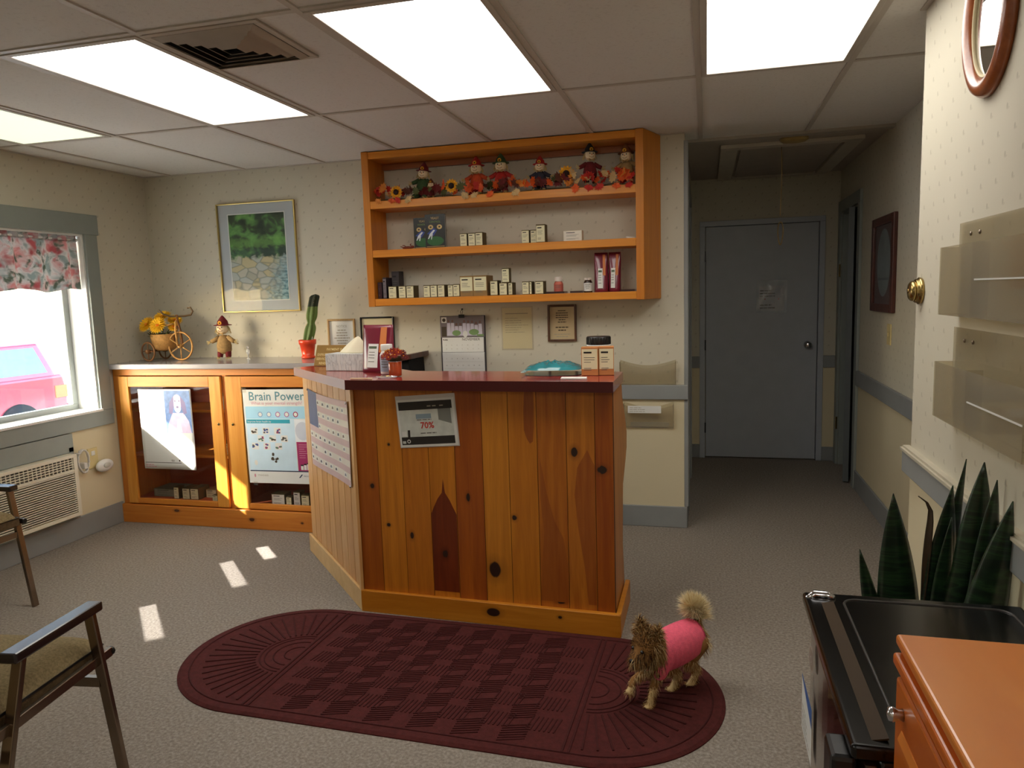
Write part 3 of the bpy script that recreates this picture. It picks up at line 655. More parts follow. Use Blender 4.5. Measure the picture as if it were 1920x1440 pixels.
# ------------------------------------------------------------------ scarecrow dolls, sunflowers and leaves on the top tier
STRAW = pm('straw', rgb(205, 180, 120), .85, var=.12); FACE = pm('doll_face', rgb(232, 208, 168), .8, var=.04)
DOLLC = {'red': rgb(165, 32, 24), 'maroon': rgb(105, 22, 26), 'plaid': rgb(190, 70, 30), 'navy': rgb(48, 48, 62), 'green': rgb(55, 78, 42), 'black': rgb(24, 20, 18), 'brown': rgb(105, 62, 30), 'cream': rgb(206, 178, 130), 'tan': rgb(150, 118, 72)}
def cloth(c): return pm('doll_cloth_'+c, DOLLC[c], .9, var=.2, vs=60)
def doll(x, y, z, h, shirt, pants, hat, label, rz=0, standing=False, coat=False, group='scarecrow dolls on the top shelf tier', lean=0):
    L = (x, y, z); t = thing('scarecrow_doll', label, 'doll', L, rz, group); t.rotation_euler[1] = lean
    k = h/.24; R = random.Random(int(x*1000)+5)
    hz = .165 if not standing else .175
    S = Matrix.Scale(k, 4)
    MB(S).lathe([(.018, .03), (.040, .045), (.043, .075), (.034, .115), (.020, .135), (0, .138)], cloth(shirt), 18, sy=.75).build('shirt', t)
    m = MB(S)
    for s in (-1, 1):
        if standing: m.tube([(s*.018, 0, .06), (s*.024, -.004, .035), (s*.026, -.008, .012)], [.018, .017, .015], cloth(pants), 10)
        else: m.tube([(s*.018, 0, .035), (s*.03, -.025, .020), (s*.035, -.055, .015)], [.018, .017, .014], cloth(pants), 10)
    m.build('trousers', t)
    m = MB(S)
    for s in (-1, 1):
        b = V((s*.026, -.008, .012)) if standing else V((s*.035, -.055, .015))
        for q in range(14):
            d = V((R.uniform(-.5, .5)+s*.2, R.uniform(-1, -.1), R.uniform(-.5, .1) if not standing else R.uniform(-.5, 0))).normalized()
            e = b+d*.022; e.z = max(e.z, .0015); m.tube([b, e], [.0018, .0008], STRAW, 4)
    m.build('straw_feet', t)
    for s in (-1, 1): MB(S).tube([(s*.025, 0, .125), (s*.052, -.006, .108), (s*.070, -.012, .100)], [.013, .013, .012], cloth(shirt), 10).build('sleeve', t)
    for s in (-1, 1):
        m = MB(S)
        b = V((s*.068, -.012, .100))
        for q in range(14):
            d = V((s*R.uniform(.5, 1), R.uniform(-.5, .4), R.uniform(-.6, .5))).normalized(); m.tube([b, b+d*.028], [.0018, .0008], STRAW, 4)
        m.build('straw_hand', t)
    hd = MB(S).ell((0, -.004, hz), (.034, .030, .033), FACE, 18, 12).build('head', t)
    m = MB(S)
    for s in (-1, 1): m.ell((s*.011, -.0325, hz+.006), (.0032, .002, .0042), BLACK, 8, 6)
    m.extr([(-.004, -.035, hz-.003), (.004, -.035, hz-.003), (0, -.035, hz+.004)], (0, -.003, 0), pm('doll_nose', rgb(205, 95, 40), .7))
    m.tube([(-.014, -.030, hz-.010), (-.006, -.0335, hz-.016), (.006, -.0335, hz-.016), (.014, -.030, hz-.010)], .0011, cloth('maroon'), 5); m.build('face', hd)
    m = MB(S)
    for q in range(44):
        a = R.uniform(.25*PI, 2.75*PI-.0); a = R.choice([R.uniform(-.4, .9), PI-R.uniform(-.4, .9)])
        b = V((.031*math.cos(a), .018*math.sin(a), hz+.012)); m.tube([b, b+V((.013*math.cos(a)+R.uniform(-.004, .004), R.uniform(-.012, .006), -R.uniform(.02, .045)))], [.0018, .0008], STRAW, 4)
    m.build('straw_hair', t)
    m = MB(S)
    m.lathe([(.050, hz+.016), (.049, hz+.019), (.032, hz+.022), (.028, hz+.040), (.012, hz+.062), (.004, hz+.072), (0, hz+.073)], cloth(hat), 18)
    m.f = [f for f in m.f]; ht_ = m.build('hat', t)
    m = MB(S).disc(0, 0, .001, .001, BLACK)
    m = MB(S)
    for q in range(9):
        a = 2*PI*q/9; m.ell((.008*math.cos(a), -.031, hz+.030+.008*math.sin(a)), (.0045, .002, .0045), pm('petal_yellow', rgb(226, 160, 30), .7, var=.1), 6, 4)
    m.ell((0, -.033, hz+.030), (.004, .003, .004), cloth('black'), 8, 6); m.build('hat_flower', ht_)
    m = MB(S).tube([(-.024, -.020, hz-.026), (0, -.026, hz-.030), (.024, -.020, hz-.026)], .005, cloth('cream'), 6)
    m.extr([(0, -.028, hz-.03), (-.018, -.030, hz-.040), (-.016, -.030, hz-.022)], (0, -.003, 0), cloth('tan')); m.extr([(0, -.028, hz-.03), (.018, -.030, hz-.022), (.016, -.030, hz-.040)], (0, -.003, 0), cloth('tan')); m.build('scarf', t)
    return t
TT = 2.0965
doll(-1.738, 4.455, TT, .235, 'green', 'green', 'maroon', 'scarecrow doll in green clothes and maroon hat at the left end of the shelf', lean=.12)
doll(-1.660, 4.425, TT, .125, 'maroon', 'brown', 'brown', 'tiny scarecrow doll leaning against the green-clothed one', .1)
doll(-1.372, 4.46, TT, .245, 'plaid', 'red', 'red', 'scarecrow doll in orange plaid and red hat, second large one from the left', -.05)
doll(-1.215, 4.46, TT, .250, 'red', 'maroon', 'green', 'scarecrow doll in red overalls with green hat beside the plaid one')
doll(-.968, 4.45, TT, .215, 'navy', 'navy', 'red', 'scarecrow doll in navy clothes with pointed red hat at shelf centre')
doll(-.665, 4.44, TT+.02, .235, 'maroon', 'black', 'black', 'slender scarecrow doll with black hat standing right of the upper sunflower', .5, standing=True)
doll(-.445, 4.455, TT+.012, .235, 'tan', 'red', 'brown', 'scarecrow doll with brown flowered hat at the right end of the shelf', -.2, lean=-.05)
LEAFC = [pm('leaf_red', rgb(190, 36, 20), .7, var=.2), pm('leaf_orange', rgb(215, 84, 22), .7, var=.2), pm('leaf_maroon', rgb(100, 22, 20), .7, var=.2), pm('leaf_gold', rgb(200, 120, 40), .7, var=.2), pm('leaf_brown', rgb(90, 42, 26), .7, var=.2), pm('leaf_green', rgb(80, 84, 40), .7, var=.2), pm('leaf_cream', rgb(205, 170, 115), .7, var=.2)]
MAPLE = [(0, -.9), (.12, -.45), (.55, -.62), (.48, -.32), (1, -.1), (.72, .08), (.86, .42), (.48, .34), (.34, .62), (.18, .45), (0, 1), (-.18, .45), (-.34, .62), (-.48, .34), (-.86, .42), (-.72, .08), (-1, -.1), (-.48, -.32), (-.55, -.62), (-.12, -.45)]
L = (-1.22, 4.40, TT); gl = thing('leaf_garland', 'garland of red, orange and brown silk maple leaves along the top shelf tier', 'garland', L)
R_ = random.Random(3)
W(L).tube([(-2.03+k*.055, 4.41+.02*math.sin(k*1.3), TT+.008+.006*math.sin(k)) for k in range(30)], .004, pm('garland_stem', rgb(70, 60, 30), .8), 6).build('stem', gl)
for k in range(96):
    x = -2.03+1.62*(k+.5)/96; 
    s = R_.uniform(.026, .042); big = x > -.78 or x < -1.82
    if not big and k % 4 == 3: continue
    c = V((x+R_.uniform(-.015, .015), 4.383+R_.uniform(-.012, .045), TT+.010+s*.8+R_.uniform(0, .045 if big else .03)))
    M_ = Matrix.Translation(c) @ Euler((PI/2+R_.uniform(-.7, .5), R_.uniform(-.5, .5), R_.uniform(-1, 1))).to_matrix().to_4x4() @ Matrix.Rotation(R_.uniform(0, 6.28), 4, 'Z')
    pts = [M_ @ V((px*s, py*s, .25*s*abs(px))) for px, py in MAPLE]; cen = M_ @ V((0, 0, 0))
    lo = min(p.z for p in pts)
    up = max(0, TT+.001-lo)
    m = W(L); pts = [p+V((0, 0, up)) for p in pts]; cen += V((0, 0, up))
    ci = R_.choice([0, 0, 1, 1, 3, 6]) if big else R_.choice([0, 1, 2, 2, 4, 4, 5, 3])
    m.add([cen]+pts, [(0, i+1, (i+1) % 20+1) for i in range(20)], LEAFC[ci]); m.build('maple_leaf', gl)
for k, (x, ci) in enumerate(((-1.99, 3), (-1.90, 1), (-1.86, 0), (-1.79, 6), (-1.42, 6), (-1.36, 6), (-1.26, 1), (-1.10, 6), (-.74, 1), (-.66, 0), (-.60, 0), (-.50, 1), (-.43, 0))):
    sz = R_.uniform(.026, .036); a = R_.uniform(0, 6.28); m = W(L)
    pts = [V((x+sz*(px*math.cos(a)-py*math.sin(a)), 4.3555-.012*abs(px*py), TT-.004+sz*(px*math.sin(a)+py*math.cos(a))*.9)) for px, py in MAPLE]
    m.add([V((x, 4.3575, TT-.004))]+pts, [(0, i+1, (i+1) % 20+1) for i in range(20)], LEAFC[ci]); m.build('maple_leaf', gl)
PET = pm('sunflower_petal', rgb(235, 165, 28), .7, var=.15, vs=40); DISC = pm('sunflower_disc', rgb(38, 18, 12), .9, bmp=.002, bs=300)
def sunflower(x, y, z, r, label, tilt=0):
    L = (x, y, z); t = thing('sunflower', label, 'flower', L, group='silk sunflowers on the top shelf tier'); t.rotation_euler = (tilt, 0, 0)
    dd = MB().ell((0, -.008, 0), (r*.40, .008, r*.40), DISC, 18, 10).build('flower_disc', t)
    for ring, (n, rr) in enumerate(((14, 1.0), (12, .82))):
        m = MB()
        for k in range(n):
            a = 2*PI*k/n+ring*.2; ca, sa = math.cos(a), math.sin(a); w_ = r*.17
            P = lambda q, s_, yy: (ca*r*q-sa*s_, yy, sa*r*q+ca*s_)
            m.add([P(.3, -w_*.6, 0), P(.3, w_*.6, 0), P(.7, w_, -.004-ring*.003), P(rr, 0, -.001), P(.7, -w_, -.004-ring*.003), P(.6, 0, -.007-ring*.003)],
                  [(0, 1, 5), (1, 2, 5), (2, 3, 5), (3, 4, 5), (4, 0, 5)], PET)
        m.build('petals', t)
    m = MB().tube([(0, .002, 0), (0, .018, -r*.3), (0, .02, -r*.95)], .003, LEAFC[5], 6); m.build('stalk', t)
sunflower(-1.875, 4.376, TT+.048, .044, 'leftmost sunflower, lying low among red leaves on the shelf')
sunflower(-1.508, 4.372, TT+.062, .046, 'yellow sunflower between the green-clothed and plaid scarecrows')
sunflower(-.800, 4.40, TT+.088, .052, 'yellow sunflower right of the navy scarecrow, highest of the three')

# ------------------------------------------------------------------ things on the grey worktop
WT = 1.1005
WICK = pm('wicker', rgb(190, 140, 75), .75, var=.2, vs=60, bmp=.002, bs=180); WICK2 = pm('wicker_dark', rgb(120, 78, 38), .75, var=.2)
def wheel(m, c, r, t, ax, mat, spokes=6):
    u = V((0, 0, 1)); w = ax.cross(u).normalized(); c = V(c)
    m.tube([c+(u*math.cos(a)+w*math.sin(a))*r for a in [2*PI*k/28 for k in range(28)]], t, mat, 8, closed=True)
    for k in range(spokes):
        a = PI*k/spokes*2; m.tube([c, c+(u*math.cos(a)+w*math.sin(a))*r], t*.55, mat, 6)
    m.lathe([(0, -.012), (.012, -.012), (.012, .012), (0, .012)], mat, 12, c, R=ax.to_track_quat('Z', 'Y').to_matrix())
L = (-3.62, 4.40, WT); tri = thing('tricycle_planter', 'wicker tricycle planter standing on the grey worktop in the corner', 'planter', L, .15)
# front wheel to the right, planter basket to the left
m = MB(); wheel(m, (.065, -.05, .085), .080, .0052, V((.15, 1, 0)).normalized(), WICK); m.build('front_wheel', tri)
for yy in (-.085, .085):
    m = MB(); wheel(m, (-.115, yy-.0, .058), .053, .0048, V((.35, 1, 0)).normalized(), WICK2, 4); m.build('rear_wheel', tri)
MB().lathe([(.045, .06), (.062, .075), (.072, .12), (.078, .155), (.074, .156), (.066, .12), (.04, .08)], WICK, 28, (-.06, 0, 0)).build('basket', tri)
m = MB(); m.tube([(-.115, -.085, .058), (-.115, .085, .058)], .005, WICK2); m.tube([(-.115, 0, .058), (-.06, 0, .062), (.0, -.01, .10), (.045, -.03, .20)], .006, WICK2)
m.tube([(.058, -.068, .085), (.050, -.064, .17), (.045, -.05, .225), (.045, -.03, .235)], .0058, WICK); m.tube([(.070, -.034, .085), (.060, -.03, .17), (.047, -.03, .235), (.045, -.03, .265)], .0065, WICK2)
m.build('frame', tri)
hb = MB(); hb.tube([(-.02, -.10, .295), (-.005, -.08, .270), (.02, -.05, .256), (.045, -.03, .256), (.080, -.005, .256), (.115, .0, .262), (.128, .0, .282), (.115, .0, .305), (.098, 0, .302)], .0055, pm('handlebar_brown', rgb(108, 84, 50), .5), 8); hb.build('handlebar', tri)
MB().tube([(-.11, -.04, .155), (-.09, -.05, .19), (-.05, -.055, .205), (-.0, -.05, .208), (.03, -.04, .215)], .0045, WICK, 8).build('fender_arch', tri)
YEL = pm('mum_yellow', rgb(240, 186, 20), .7, var=.12, vs=50); YELC = pm('mum_centre', rgb(226, 130, 20), .8)
def mum(mb, c, r, tilt, mat, cen, n=22):
    T = Matrix.Translation(c) @ Euler(tilt).to_matrix().to_4x4()
    for ring, (q, up, ln) in enumerate(((1.0, .10, 1), (.85, .35, .9), (.65, .6, .7))):
        nn = n-ring*5
        for k in range(nn):
            a = 2*PI*k/nn+ring*.3; ca, sa = math.cos(a), math.sin(a); w_ = r*.10
            f = lambda d, s_, z: T @ V((ca*r*d-sa*s_, sa*r*d+ca*s_, z*r))
            mb.add([f(.1, -w_*.5, 0), f(.1, w_*.5, 0), f(q*.7, w_, up*.6), f(q, 0, up*.7), f(q*.7, -w_, up*.6)], [(0, 1, 2, 3, 4)], mat)
    mb.ell(T @ V((0, 0, r*.12)), (r*.18, r*.18, r*.14), cen, 10, 6)
tri.scale = (1.2, 1.2, 1.2)
L2 = (-3.686, 4.382, WT+.12); fb = thing('yellow_mums', 'bunch of yellow silk mums in the wicker tricycle basket', 'flowers', L2)
m = MB().ell((-.01, 0, .03), (.062, .062, .030), pm('moss_dark', rgb(34, 34, 18), .95, var=.3, bmp=.006, bs=90), 18, 10)
for k in range(26):
    a = 2*PI*k/26; m.poly([(-.01+.05*math.cos(a), .05*math.sin(a), .045), (-.01+.085*math.cos(a+.14), .085*math.sin(a+.14), .06+.015*math.sin(k*2)), (-.01+.06*math.cos(a+.3), .06*math.sin(a+.3), .04)], LEAFC[5])
m.build('foliage', fb); fb.scale = (1.22, 1.22, 1.22)
for c, r, tl in (((-.085, -.03, .110), .058, (.9, -.35, 0)), ((-.01, .01, .150), .060, (.5, -.1, 0)), ((.005, -.05, .105), .056, (1.1, .1, 0)), ((.055, .03, .130), .048, (.4, .5, 0)), ((.075, -.01, .095), .034, (.8, .7, 0))):
    m = MB(); mum(m, c, r, tl, YEL, YELC); m.tube([(-.01, 0, .03), V(c)-V((0, 0, .01))], .0025, LEAFC[5], 5); m.build('blossom', fb)
doll(-3.255, 4.45, WT, .295, 'tan', 'maroon', 'maroon', 'scarecrow doll in tan jacket and long maroon trousers standing on the grey worktop', .1, standing=True, group=None)
L = (-3.05, 4.42, WT); t = thing('glass_figurine', 'tiny clear glass figurine on the grey worktop right of the scarecrow', 'figurine', L)
GL2 = pm('clear_crystal', rgb(235, 238, 240), .05, alpha=.35, spec=1)
MB().lathe([(.014, 0), (.014, .004), (.005, .008), (.004, .03), (.010, .040), (.012, .055), (.008, .068), (0, .072)], GL2, 18).build('body', t)
MB().ell((0, 0, .080), .009, GL2).build('top', t)
# cactus
L = (-2.605, 4.45, WT); ct = thing('potted_cactus', 'tall leaning green cactus in a bright orange plastic pot', 'cactus', L)
ORP = pm('orange_plastic', rgb(235, 70, 28), .35, var=.03, coat=.2)
MB().lathe([(.036, 0), (.045, .003), (.046, .016), (.040, .018), (.044, .05), (.052, .095), (.057, .096), (.059, .125), (.054, .127), (.050, .105), (.046, .10)], ORP, 30).build('pot', ct)
MB().lathe([(.048, .100), (.03, .106), (0, .107)], pm('dark_soil', rgb(45, 34, 26), .95, bmp=.003), 20).build('soil', ct)
CAC = pm('cactus_green', rgb(94, 116, 52), .6, var=.15, vs=20); CAD = pm('cactus_dark', rgb(36, 46, 28), .7, var=.2)
def cact(u, v):
    z = .10+v*.33; sw = .8 if v < .05 else (.95-.28*math.exp(-((v-.42)/.06)**2)+.12*math.exp(-((v-.25)/.14)**2)+.1*math.exp(-((v-.6)/.1)**2))
    if v > .93: sw *= math.sqrt(max(0, 1-((v-.93)/.07)**2))
    a = 2*PI*u; r = .034*sw*(1+.16*math.cos(6*a)); return (r*math.cos(a)+.01*math.sin(v*5)+.085*v**1.3+.012*(v > .45)*(v-.45), r*math.sin(a)*.9, z)
m = MB(); m.sheet(cact, 48, 40, CAC)
for k, f in enumerate(m.f):
    if k//48 > 29: m.mi[k] = m.mid(CAD)
st_ = m.build('cactus_stem', ct)
m = MB(); R_ = random.Random(8)
for k in range(150):
    i = R_.randrange(6); v = R_.uniform(.05, .97); u = (i/6) % 1; p = V(cact(u, v)); q = V(cact(u+.5, v)); d = (p-q).normalized()
    d = (d+V((R_.uniform(-.5, .5), R_.uniform(-.5, .5), R_.uniform(-.4, .4)))).normalized(); m.tube([p-d*.001, p+d*.008], [.0006, .0003], STRAW, 3)
m.build('spines', st_)
MB().extr([(.030, -.01, .105), (.052, -.02, .112), (.048, -.012, .148), (.03, -.004, .14)], (0, .001, 0), WHITE).build('care_tag', ct)

# ------------------------------------------------------------------ framed things on the back wall
def pframe(name, label, cat, x0, x1, z0, z1, fw, dep, fmat, inner, group=None, T=None, radius=0, hang=0):
    L = ((x0+x1)/2, YB, z0); t = thing(name, label, cat, L, group=group)
    m = W(L) if T is None else MB()
    y0, y1 = YB-dep, YB-.0005
    for a, b in (((x0, y0, z0), (x0+fw, y1, z1)), ((x1-fw, y0, z0), (x1, y1, z1)), ((x0+fw, y0, z0), (x1-fw, y1, z0+fw)), ((x0+fw, y0, z1-fw), (x1-fw, y1, z1))): m.box(a, b, fmat)
    m.build('frame', t, bevel=.003 if not radius else radius)
    W(L).box((x0+fw, y1-.006, z0+fw), (x1-fw, y1, z1-fw), inner).build('backing', t)
    p = MB(Matrix.Translation(-V(L)) @ BACK(x0+fw, y1-.0065, z0+fw)); return t, p, x1-x0-2*fw, z1-z0-2*fw
def lines(m, x0, x1, y0, y1, n, mat, al='C', h=.5, seed=1):
    R = random.Random(seed); dy = (y1-y0)/n
    for k in range(n):
        w_ = (x1-x0)*R.uniform(.45, 1); cx_ = (x0+x1)/2; y = y1-(k+.75)*dy
        a = cx_-w_/2 if al == 'C' else x0
        # broken into words
        q = a
        while q < a+w_:
            ww = min(R.uniform(.08, .22)*(x1-x0), a+w_-q); m.rect(q, y, q+ww*.85, y+dy*h, mat, .0005); q += ww
def painting():
    m, nt, b = nodes('river_painting'); co = objco(nt)
    sp = nt.nodes.new('ShaderNodeSeparateXYZ'); nt.links.new(co, sp.inputs[0]); x, z = sp.outputs[0], sp.outputs[2]
    n1 = noise(nt, objco(nt, (9, 1, 11)), 1, 4, .4); n2 = noise(nt, objco(nt, (22, 1, 26), (3, 0, 2)), 1, 3, .3)
    trees = ramp(nt, n1, [(.38, rgb(48, 62, 48)), (.48, rgb(66, 84, 58)), (.55, rgb(92, 140, 76)), (.68, rgb(130, 178, 98))])
    hz = mth(nt, 'ADD', z, mth(nt, 'MULTIPLY', mth(nt, 'SUBTRACT', n2, .5), .12))
    bush = mth(nt, 'MULTIPLY', mth(nt, 'MULTIPLY', mth(nt, 'SUBTRACT', hz, .44, clamp=True), 20, clamp=True), mth(nt, 'MULTIPLY', mth(nt, 'SUBTRACT', .53, hz, clamp=True), 14, clamp=True))
    trees = mix(nt, mth(nt, 'MULTIPLY', bush, .85), trees, rgb(122, 178, 84))
    dk = mth(nt, 'MULTIPLY', mth(nt, 'MULTIPLY', mth(nt, 'SUBTRACT', hz, .38, clamp=True), 30, clamp=True), mth(nt, 'MULTIPLY', mth(nt, 'SUBTRACT', .45, hz, clamp=True), 20, clamp=True))
    trees = mix(nt, dk, trees, rgb(52, 78, 66))
    vo = nt.nodes.new('ShaderNodeTexVoronoi'); nt.links.new(objco(nt, (12, 1, 19)), vo.inputs['Vector']); vo.inputs['Scale'].default_value = 1
    ve = nt.nodes.new('ShaderNodeTexVoronoi'); ve.feature = 'DISTANCE_TO_EDGE'; nt.links.new(objco(nt, (12, 1, 19)), ve.inputs['Vector']); ve.inputs['Scale'].default_value = 1
    hue = nt.nodes.new('ShaderNodeSeparateColor'); nt.links.new(vo.outputs['Color'], hue.inputs[0])
    st = ramp(nt, hue.outputs[0], [(.1, rgb(172, 168, 150)), (.4, rgb(196, 190, 172)), (.6, rgb(176, 182, 178)), (.85, rgb(196, 182, 140))])
    st = mix(nt, mth(nt, 'MULTIPLY', mth(nt, 'SUBTRACT', .10, ve.outputs['Distance'], clamp=True), 6, clamp=True), st, rgb(100, 112, 104))
    water = ramp(nt, noise(nt, objco(nt, (30, 1, 60)), 1, 2), [(.4, rgb(74, 120, 132)), (.6, rgb(150, 186, 196))])
    wm = mth(nt, 'ADD', mth(nt, 'MULTIPLY', mth(nt, 'SUBTRACT', x, .06), 6), mth(nt, 'MULTIPLY', mth(nt, 'SUBTRACT', .24, z), 2))
    st = mix(nt, mth(nt, 'ADD', wm, mth(nt, 'SUBTRACT', n2, .5), clamp=True), st, water)
    lo = mth(nt, 'MULTIPLY', mth(nt, 'SUBTRACT', hz, .37), 40, clamp=True)
    nt.links.new(mix(nt, lo, st, trees), b.inputs['Base Color']); b.inputs['Roughness'].default_value = .5; return m
L0, L1, Z0, Z1 = -3.336, -2.72, 1.42, 2.178
MATB = pm('mat_board', rgb(186, 190, 194), .7, var=.02)
t, p, pw, ph = pframe('framed_painting', 'river rocks watercolour in a thin gold frame with grey mat', 'picture', L0, L1, Z0, Z1, .009, .022, GOLD, MATB)
t.rotation_euler[1] = .0
m = MB(Matrix.Translation((-pw/2+.0, -.0075, .009)))
PA = painting(); mx, mz = .078, .075
m.poly([(mx, 0, mz), (pw-mx, 0, mz), (pw-mx, 0, ph-mz+.005), (mx, 0, ph-mz+.005)], PA)
bl = m.build('painted_sheet', t)
m = W((L0+pw/2+.009, YB, Z0))
q = .006
for a, b in (((L0+.009+mx-q, YB-.0095, Z0+.009+mz-q), (L0+.009+mx, YB-.0066, Z0+.009+ph-mz+.011)), ((L1-.009-mx, YB-.0095, Z0+.009+mz-q), (L1-.009-mx+q, YB-.0066, Z0+.009+ph-mz+.011)),
             ((L0+.009+mx, YB-.0095, Z0+.009+mz-q), (L1-.009-mx, YB-.0066, Z0+.009+mz)), ((L0+.009+mx, YB-.0095, Z0+.009+ph-mz+.005), (L1-.009-mx, YB-.0066, Z0+.009+ph-mz+.011))): m.box(a, b, PAPER)
m.build('mat_bevel', t)
W(((L0+L1)/2, YB, Z0)).box((L0+.009, YB-.014, Z0+.009), (L1-.009, YB-.012, Z1-.009), PGLASS).build('glazing', t)
LW = wood('light_frame_wood', rgb(172, 138, 88), rgb(196, 160, 108), (18, 18, 3))
t, p, pw, ph = pframe('framed_certificate', 'small white certificate in a light wood frame behind the tissue box', 'picture', -2.523, -2.317, 1.105, 1.357, .012, .02, LW, PAPER)
p.text('NOTICE', pw/2, ph*.80, .022, INK2, .0006, 'CENTER'); lines(p, .03, pw-.03, .03, ph*.76, 8, INK2, h=.35); p.build('print', t)
t, p, pw, ph = pframe('framed_notice', 'cream notice in a rounded black frame behind the maroon bag', 'picture', -2.277, -2.03, 1.02, 1.366, .011, .02, BLACK, CPAPER, radius=.006)
lines(p, .03, pw-.03, .03, ph*.9, 10, INK2, h=.3); p.build('print', t)
BRF = wood('brown_frame_wood', rgb(68, 40, 22), rgb(96, 58, 32), (18, 18, 3))
t, p, pw, ph = pframe('framed_card', 'tan lettered card in a dark brown frame under the wall shelf', 'picture', -.975, -.789, 1.182, 1.415, .014, .018, BRF, pm('tan_card', rgb(196, 176, 138), .7))
INKD = pm('dark_print', rgb(70, 58, 42), .7)
lines(p, .035, pw-.035, ph*.50, ph*.92, 6, INKD, h=.38, seed=4); lines(p, .025, pw-.025, ph*.24, ph*.42, 2, INKD, h=.38, seed=5); lines(p, .02, pw-.02, .01, ph*.2, 2, INK2, h=.3, seed=6); p.build('print', t)
# plain sheet
L = (-1.18, YB, 1.13); t = thing('wall_notice', 'unframed cream typed sheet in a clear sleeve pinned to the wall under the shelf', 'paper', L)
m = MB(Matrix.Translation(-V(L)) @ BACK(-1.283, YB-.001, 1.13)); m.rect(0, 0, .212, .282, CLEAR, .0028); m.build('sleeve', t)
m = MB(Matrix.Translation(-V(L)) @ BACK(-1.275, YB-.001, 1.14)); m.box((0, 0, 0), (.194, .262, .0008), CPAPER); t2 = m.build('sheet', t)
m = MB(Matrix.Translation(-V(L)) @ BACK(-1.275, YB-.002, 1.14)); m.rect(.02, .222, .17, .228, INK2, .0003); lines(m, .018, .178, .10, .205, 7, INK2, 'L', .22); m.build('typed_lines', t2)
# calendar
L = (-1.545, YB, .9); cal = thing('wall_calendar', 'November wall calendar hung from a black clip under the shelf', 'calendar', L)
CF = Matrix.Translation(-V(L)) @ BACK(-1.70, YB-.012, .86)
DK = pm('calendar_edge', rgb(58, 52, 54), .6)
m = MB(CF); m.box((0, 0, -.008), (.31, .50, 0), DK); m.build('backing', cal, bevel=.002)
m = MB(CF); m.box((.010, .003, .0), (.30, .26, .004), PAPER); pg = m.build('date_page', cal)
m = MB(CF @ Matrix.Translation((0, 0, .0043)))
for r in range(5):
    y = .215-r*.045
    for c in range(7): m.text(str(r*7+c+1) if r*7+c < 30 else '', .035+c*.037, y, .011, INKD)
    m.rect(.02, y-.018, .29, y-.0172, INK2)
m.build('dates', pg)
m = MB(CF); m.box((.012, .262, .0), (.298, .358, .005), PAPER); hd = m.build('header_page', cal)
m = MB(CF @ Matrix.Translation((0, 0, .0053))); m.text('PURE', .018, .338, .014, INKD, bold=.0004); m.text('NOVEMBER', .15, .337, .024, INKD)
for r in range(2):
    for c in range(7): m.text(str(24+c+r*4), .035+c*.037, .305-r*.025, .009, INK2)
m.build('lettering', hd)
m = MB(CF); m.box((.004, .36, .0), (.305, .498, .006), pm('photo_ground', rgb(118, 108, 112), .5)); ph_ = m.build('photo_page', cal)
m = MB(CF @ Matrix.Translation((0, 0, .0063))); R_ = random.Random(2); SKIN = pm('photo_skin', rgb(120, 88, 78), .6); LG = pm('photo_green', rgb(120, 150, 96), .6); LIL = pm('photo_lilac', rgb(205, 200, 215), .6)
m.rect(.012, .455, .048, .492, PAPER, .0002); m.disc(.030, .473, .012, .012, INKD, .0004); m.rect(.012, .365, .045, .43, INKD, .0002)
for k in range(9): x = .062+k*.027; y = .455+R_.uniform(-.012, .012); m.poly([(x-.014, .37, .0001*k), (x+.014, .37, .0001*k), (x+.011, y-.012, .0001*k), (x-.011, y-.012, .0001*k)], LIL); m.disc(x, y, .007, .009, SKIN, .001+.0001*k, 10)
m.disc(.115, .388, .030, .018, LG, .002); m.disc(.235, .392, .034, .020, LG, .002); m.disc(.175, .38, .016, .022, PAPER, .0022); m.rect(.255, .365, .30, .378, LG, .002)
m.build('photo', ph_)
m = MB(CF); m.box((.135, .486, .004), (.172, .508, .014), BLACK).tube([(.15, .508, .01), (.148, .53, .006), (.156, .536, .004), (.162, .53, .006), (.158, .508, .01)], .0018, BLACK, 6); m.build('clip', cal)
L = (-1.545, YB, 1.395); single('nail', 'small dark nail holding the calendar clip', 'nail', W(L).lathe([(.0, 0), (.005, 0), (.005, .012), (0, .013)], BLACK, 10, (-1.545, YB, 1.402), R90), L)
# acrylic pockets beside the counter
def pocket(x0, x1, z0, z1, label, slip):
    L = ((x0+x1)/2, YB, z0); t = thing('file_pocket', label, 'wall pocket', L, group='clear acrylic file pockets beside the counter')
    yb = YB-.002
    def scoop(u): return .035*math.sin(PI*u)
    m = W(L)
    m.sheet(lambda u, v: (x0+(x1-x0)*u, yb, z0+v*(z1-z0-scoop(u))), 20, 2, TANCLEAR, False)
    m.sheet(lambda u, v: (x0+(x1-x0)*u, yb-.012-.038*v, z0+v*(z1-z0-scoop(u)-.012)), 20, 2, TANCLEAR, False)
    m.build('pocket_walls', t)
    W(L).box((x0, yb-.014, z0), (x1, yb-.001, z0+.006), CLEAR).box((x1-.004, yb-.045, z0+.006), (x1, yb-.001, z1-.01), TANCLEAR).box((x0, yb-.045, z0+.006), (x0+.004, yb-.001, z1-.01), TANCLEAR).build('rim', t)
    if slip:
        m = W(L).box((x0+.03, yb-.055, z0+.10), (x1-.075, yb-.053, z0+.145), PAPER); s_ = m.build('label_slip', t)
        mm = MB(Matrix.Translation(-V(L)) @ BACK(x0+.03, yb-.0555, z0+.10)); lines(mm, .01, .15, .006, .04, 3, INK2, 'L', .3); mm.build('lettering', s_)
        W(L).box((x0+.04, yb-.012, z0+.008), (x1-.03, yb-.008, z0+.036), INK2).build('papers', t)
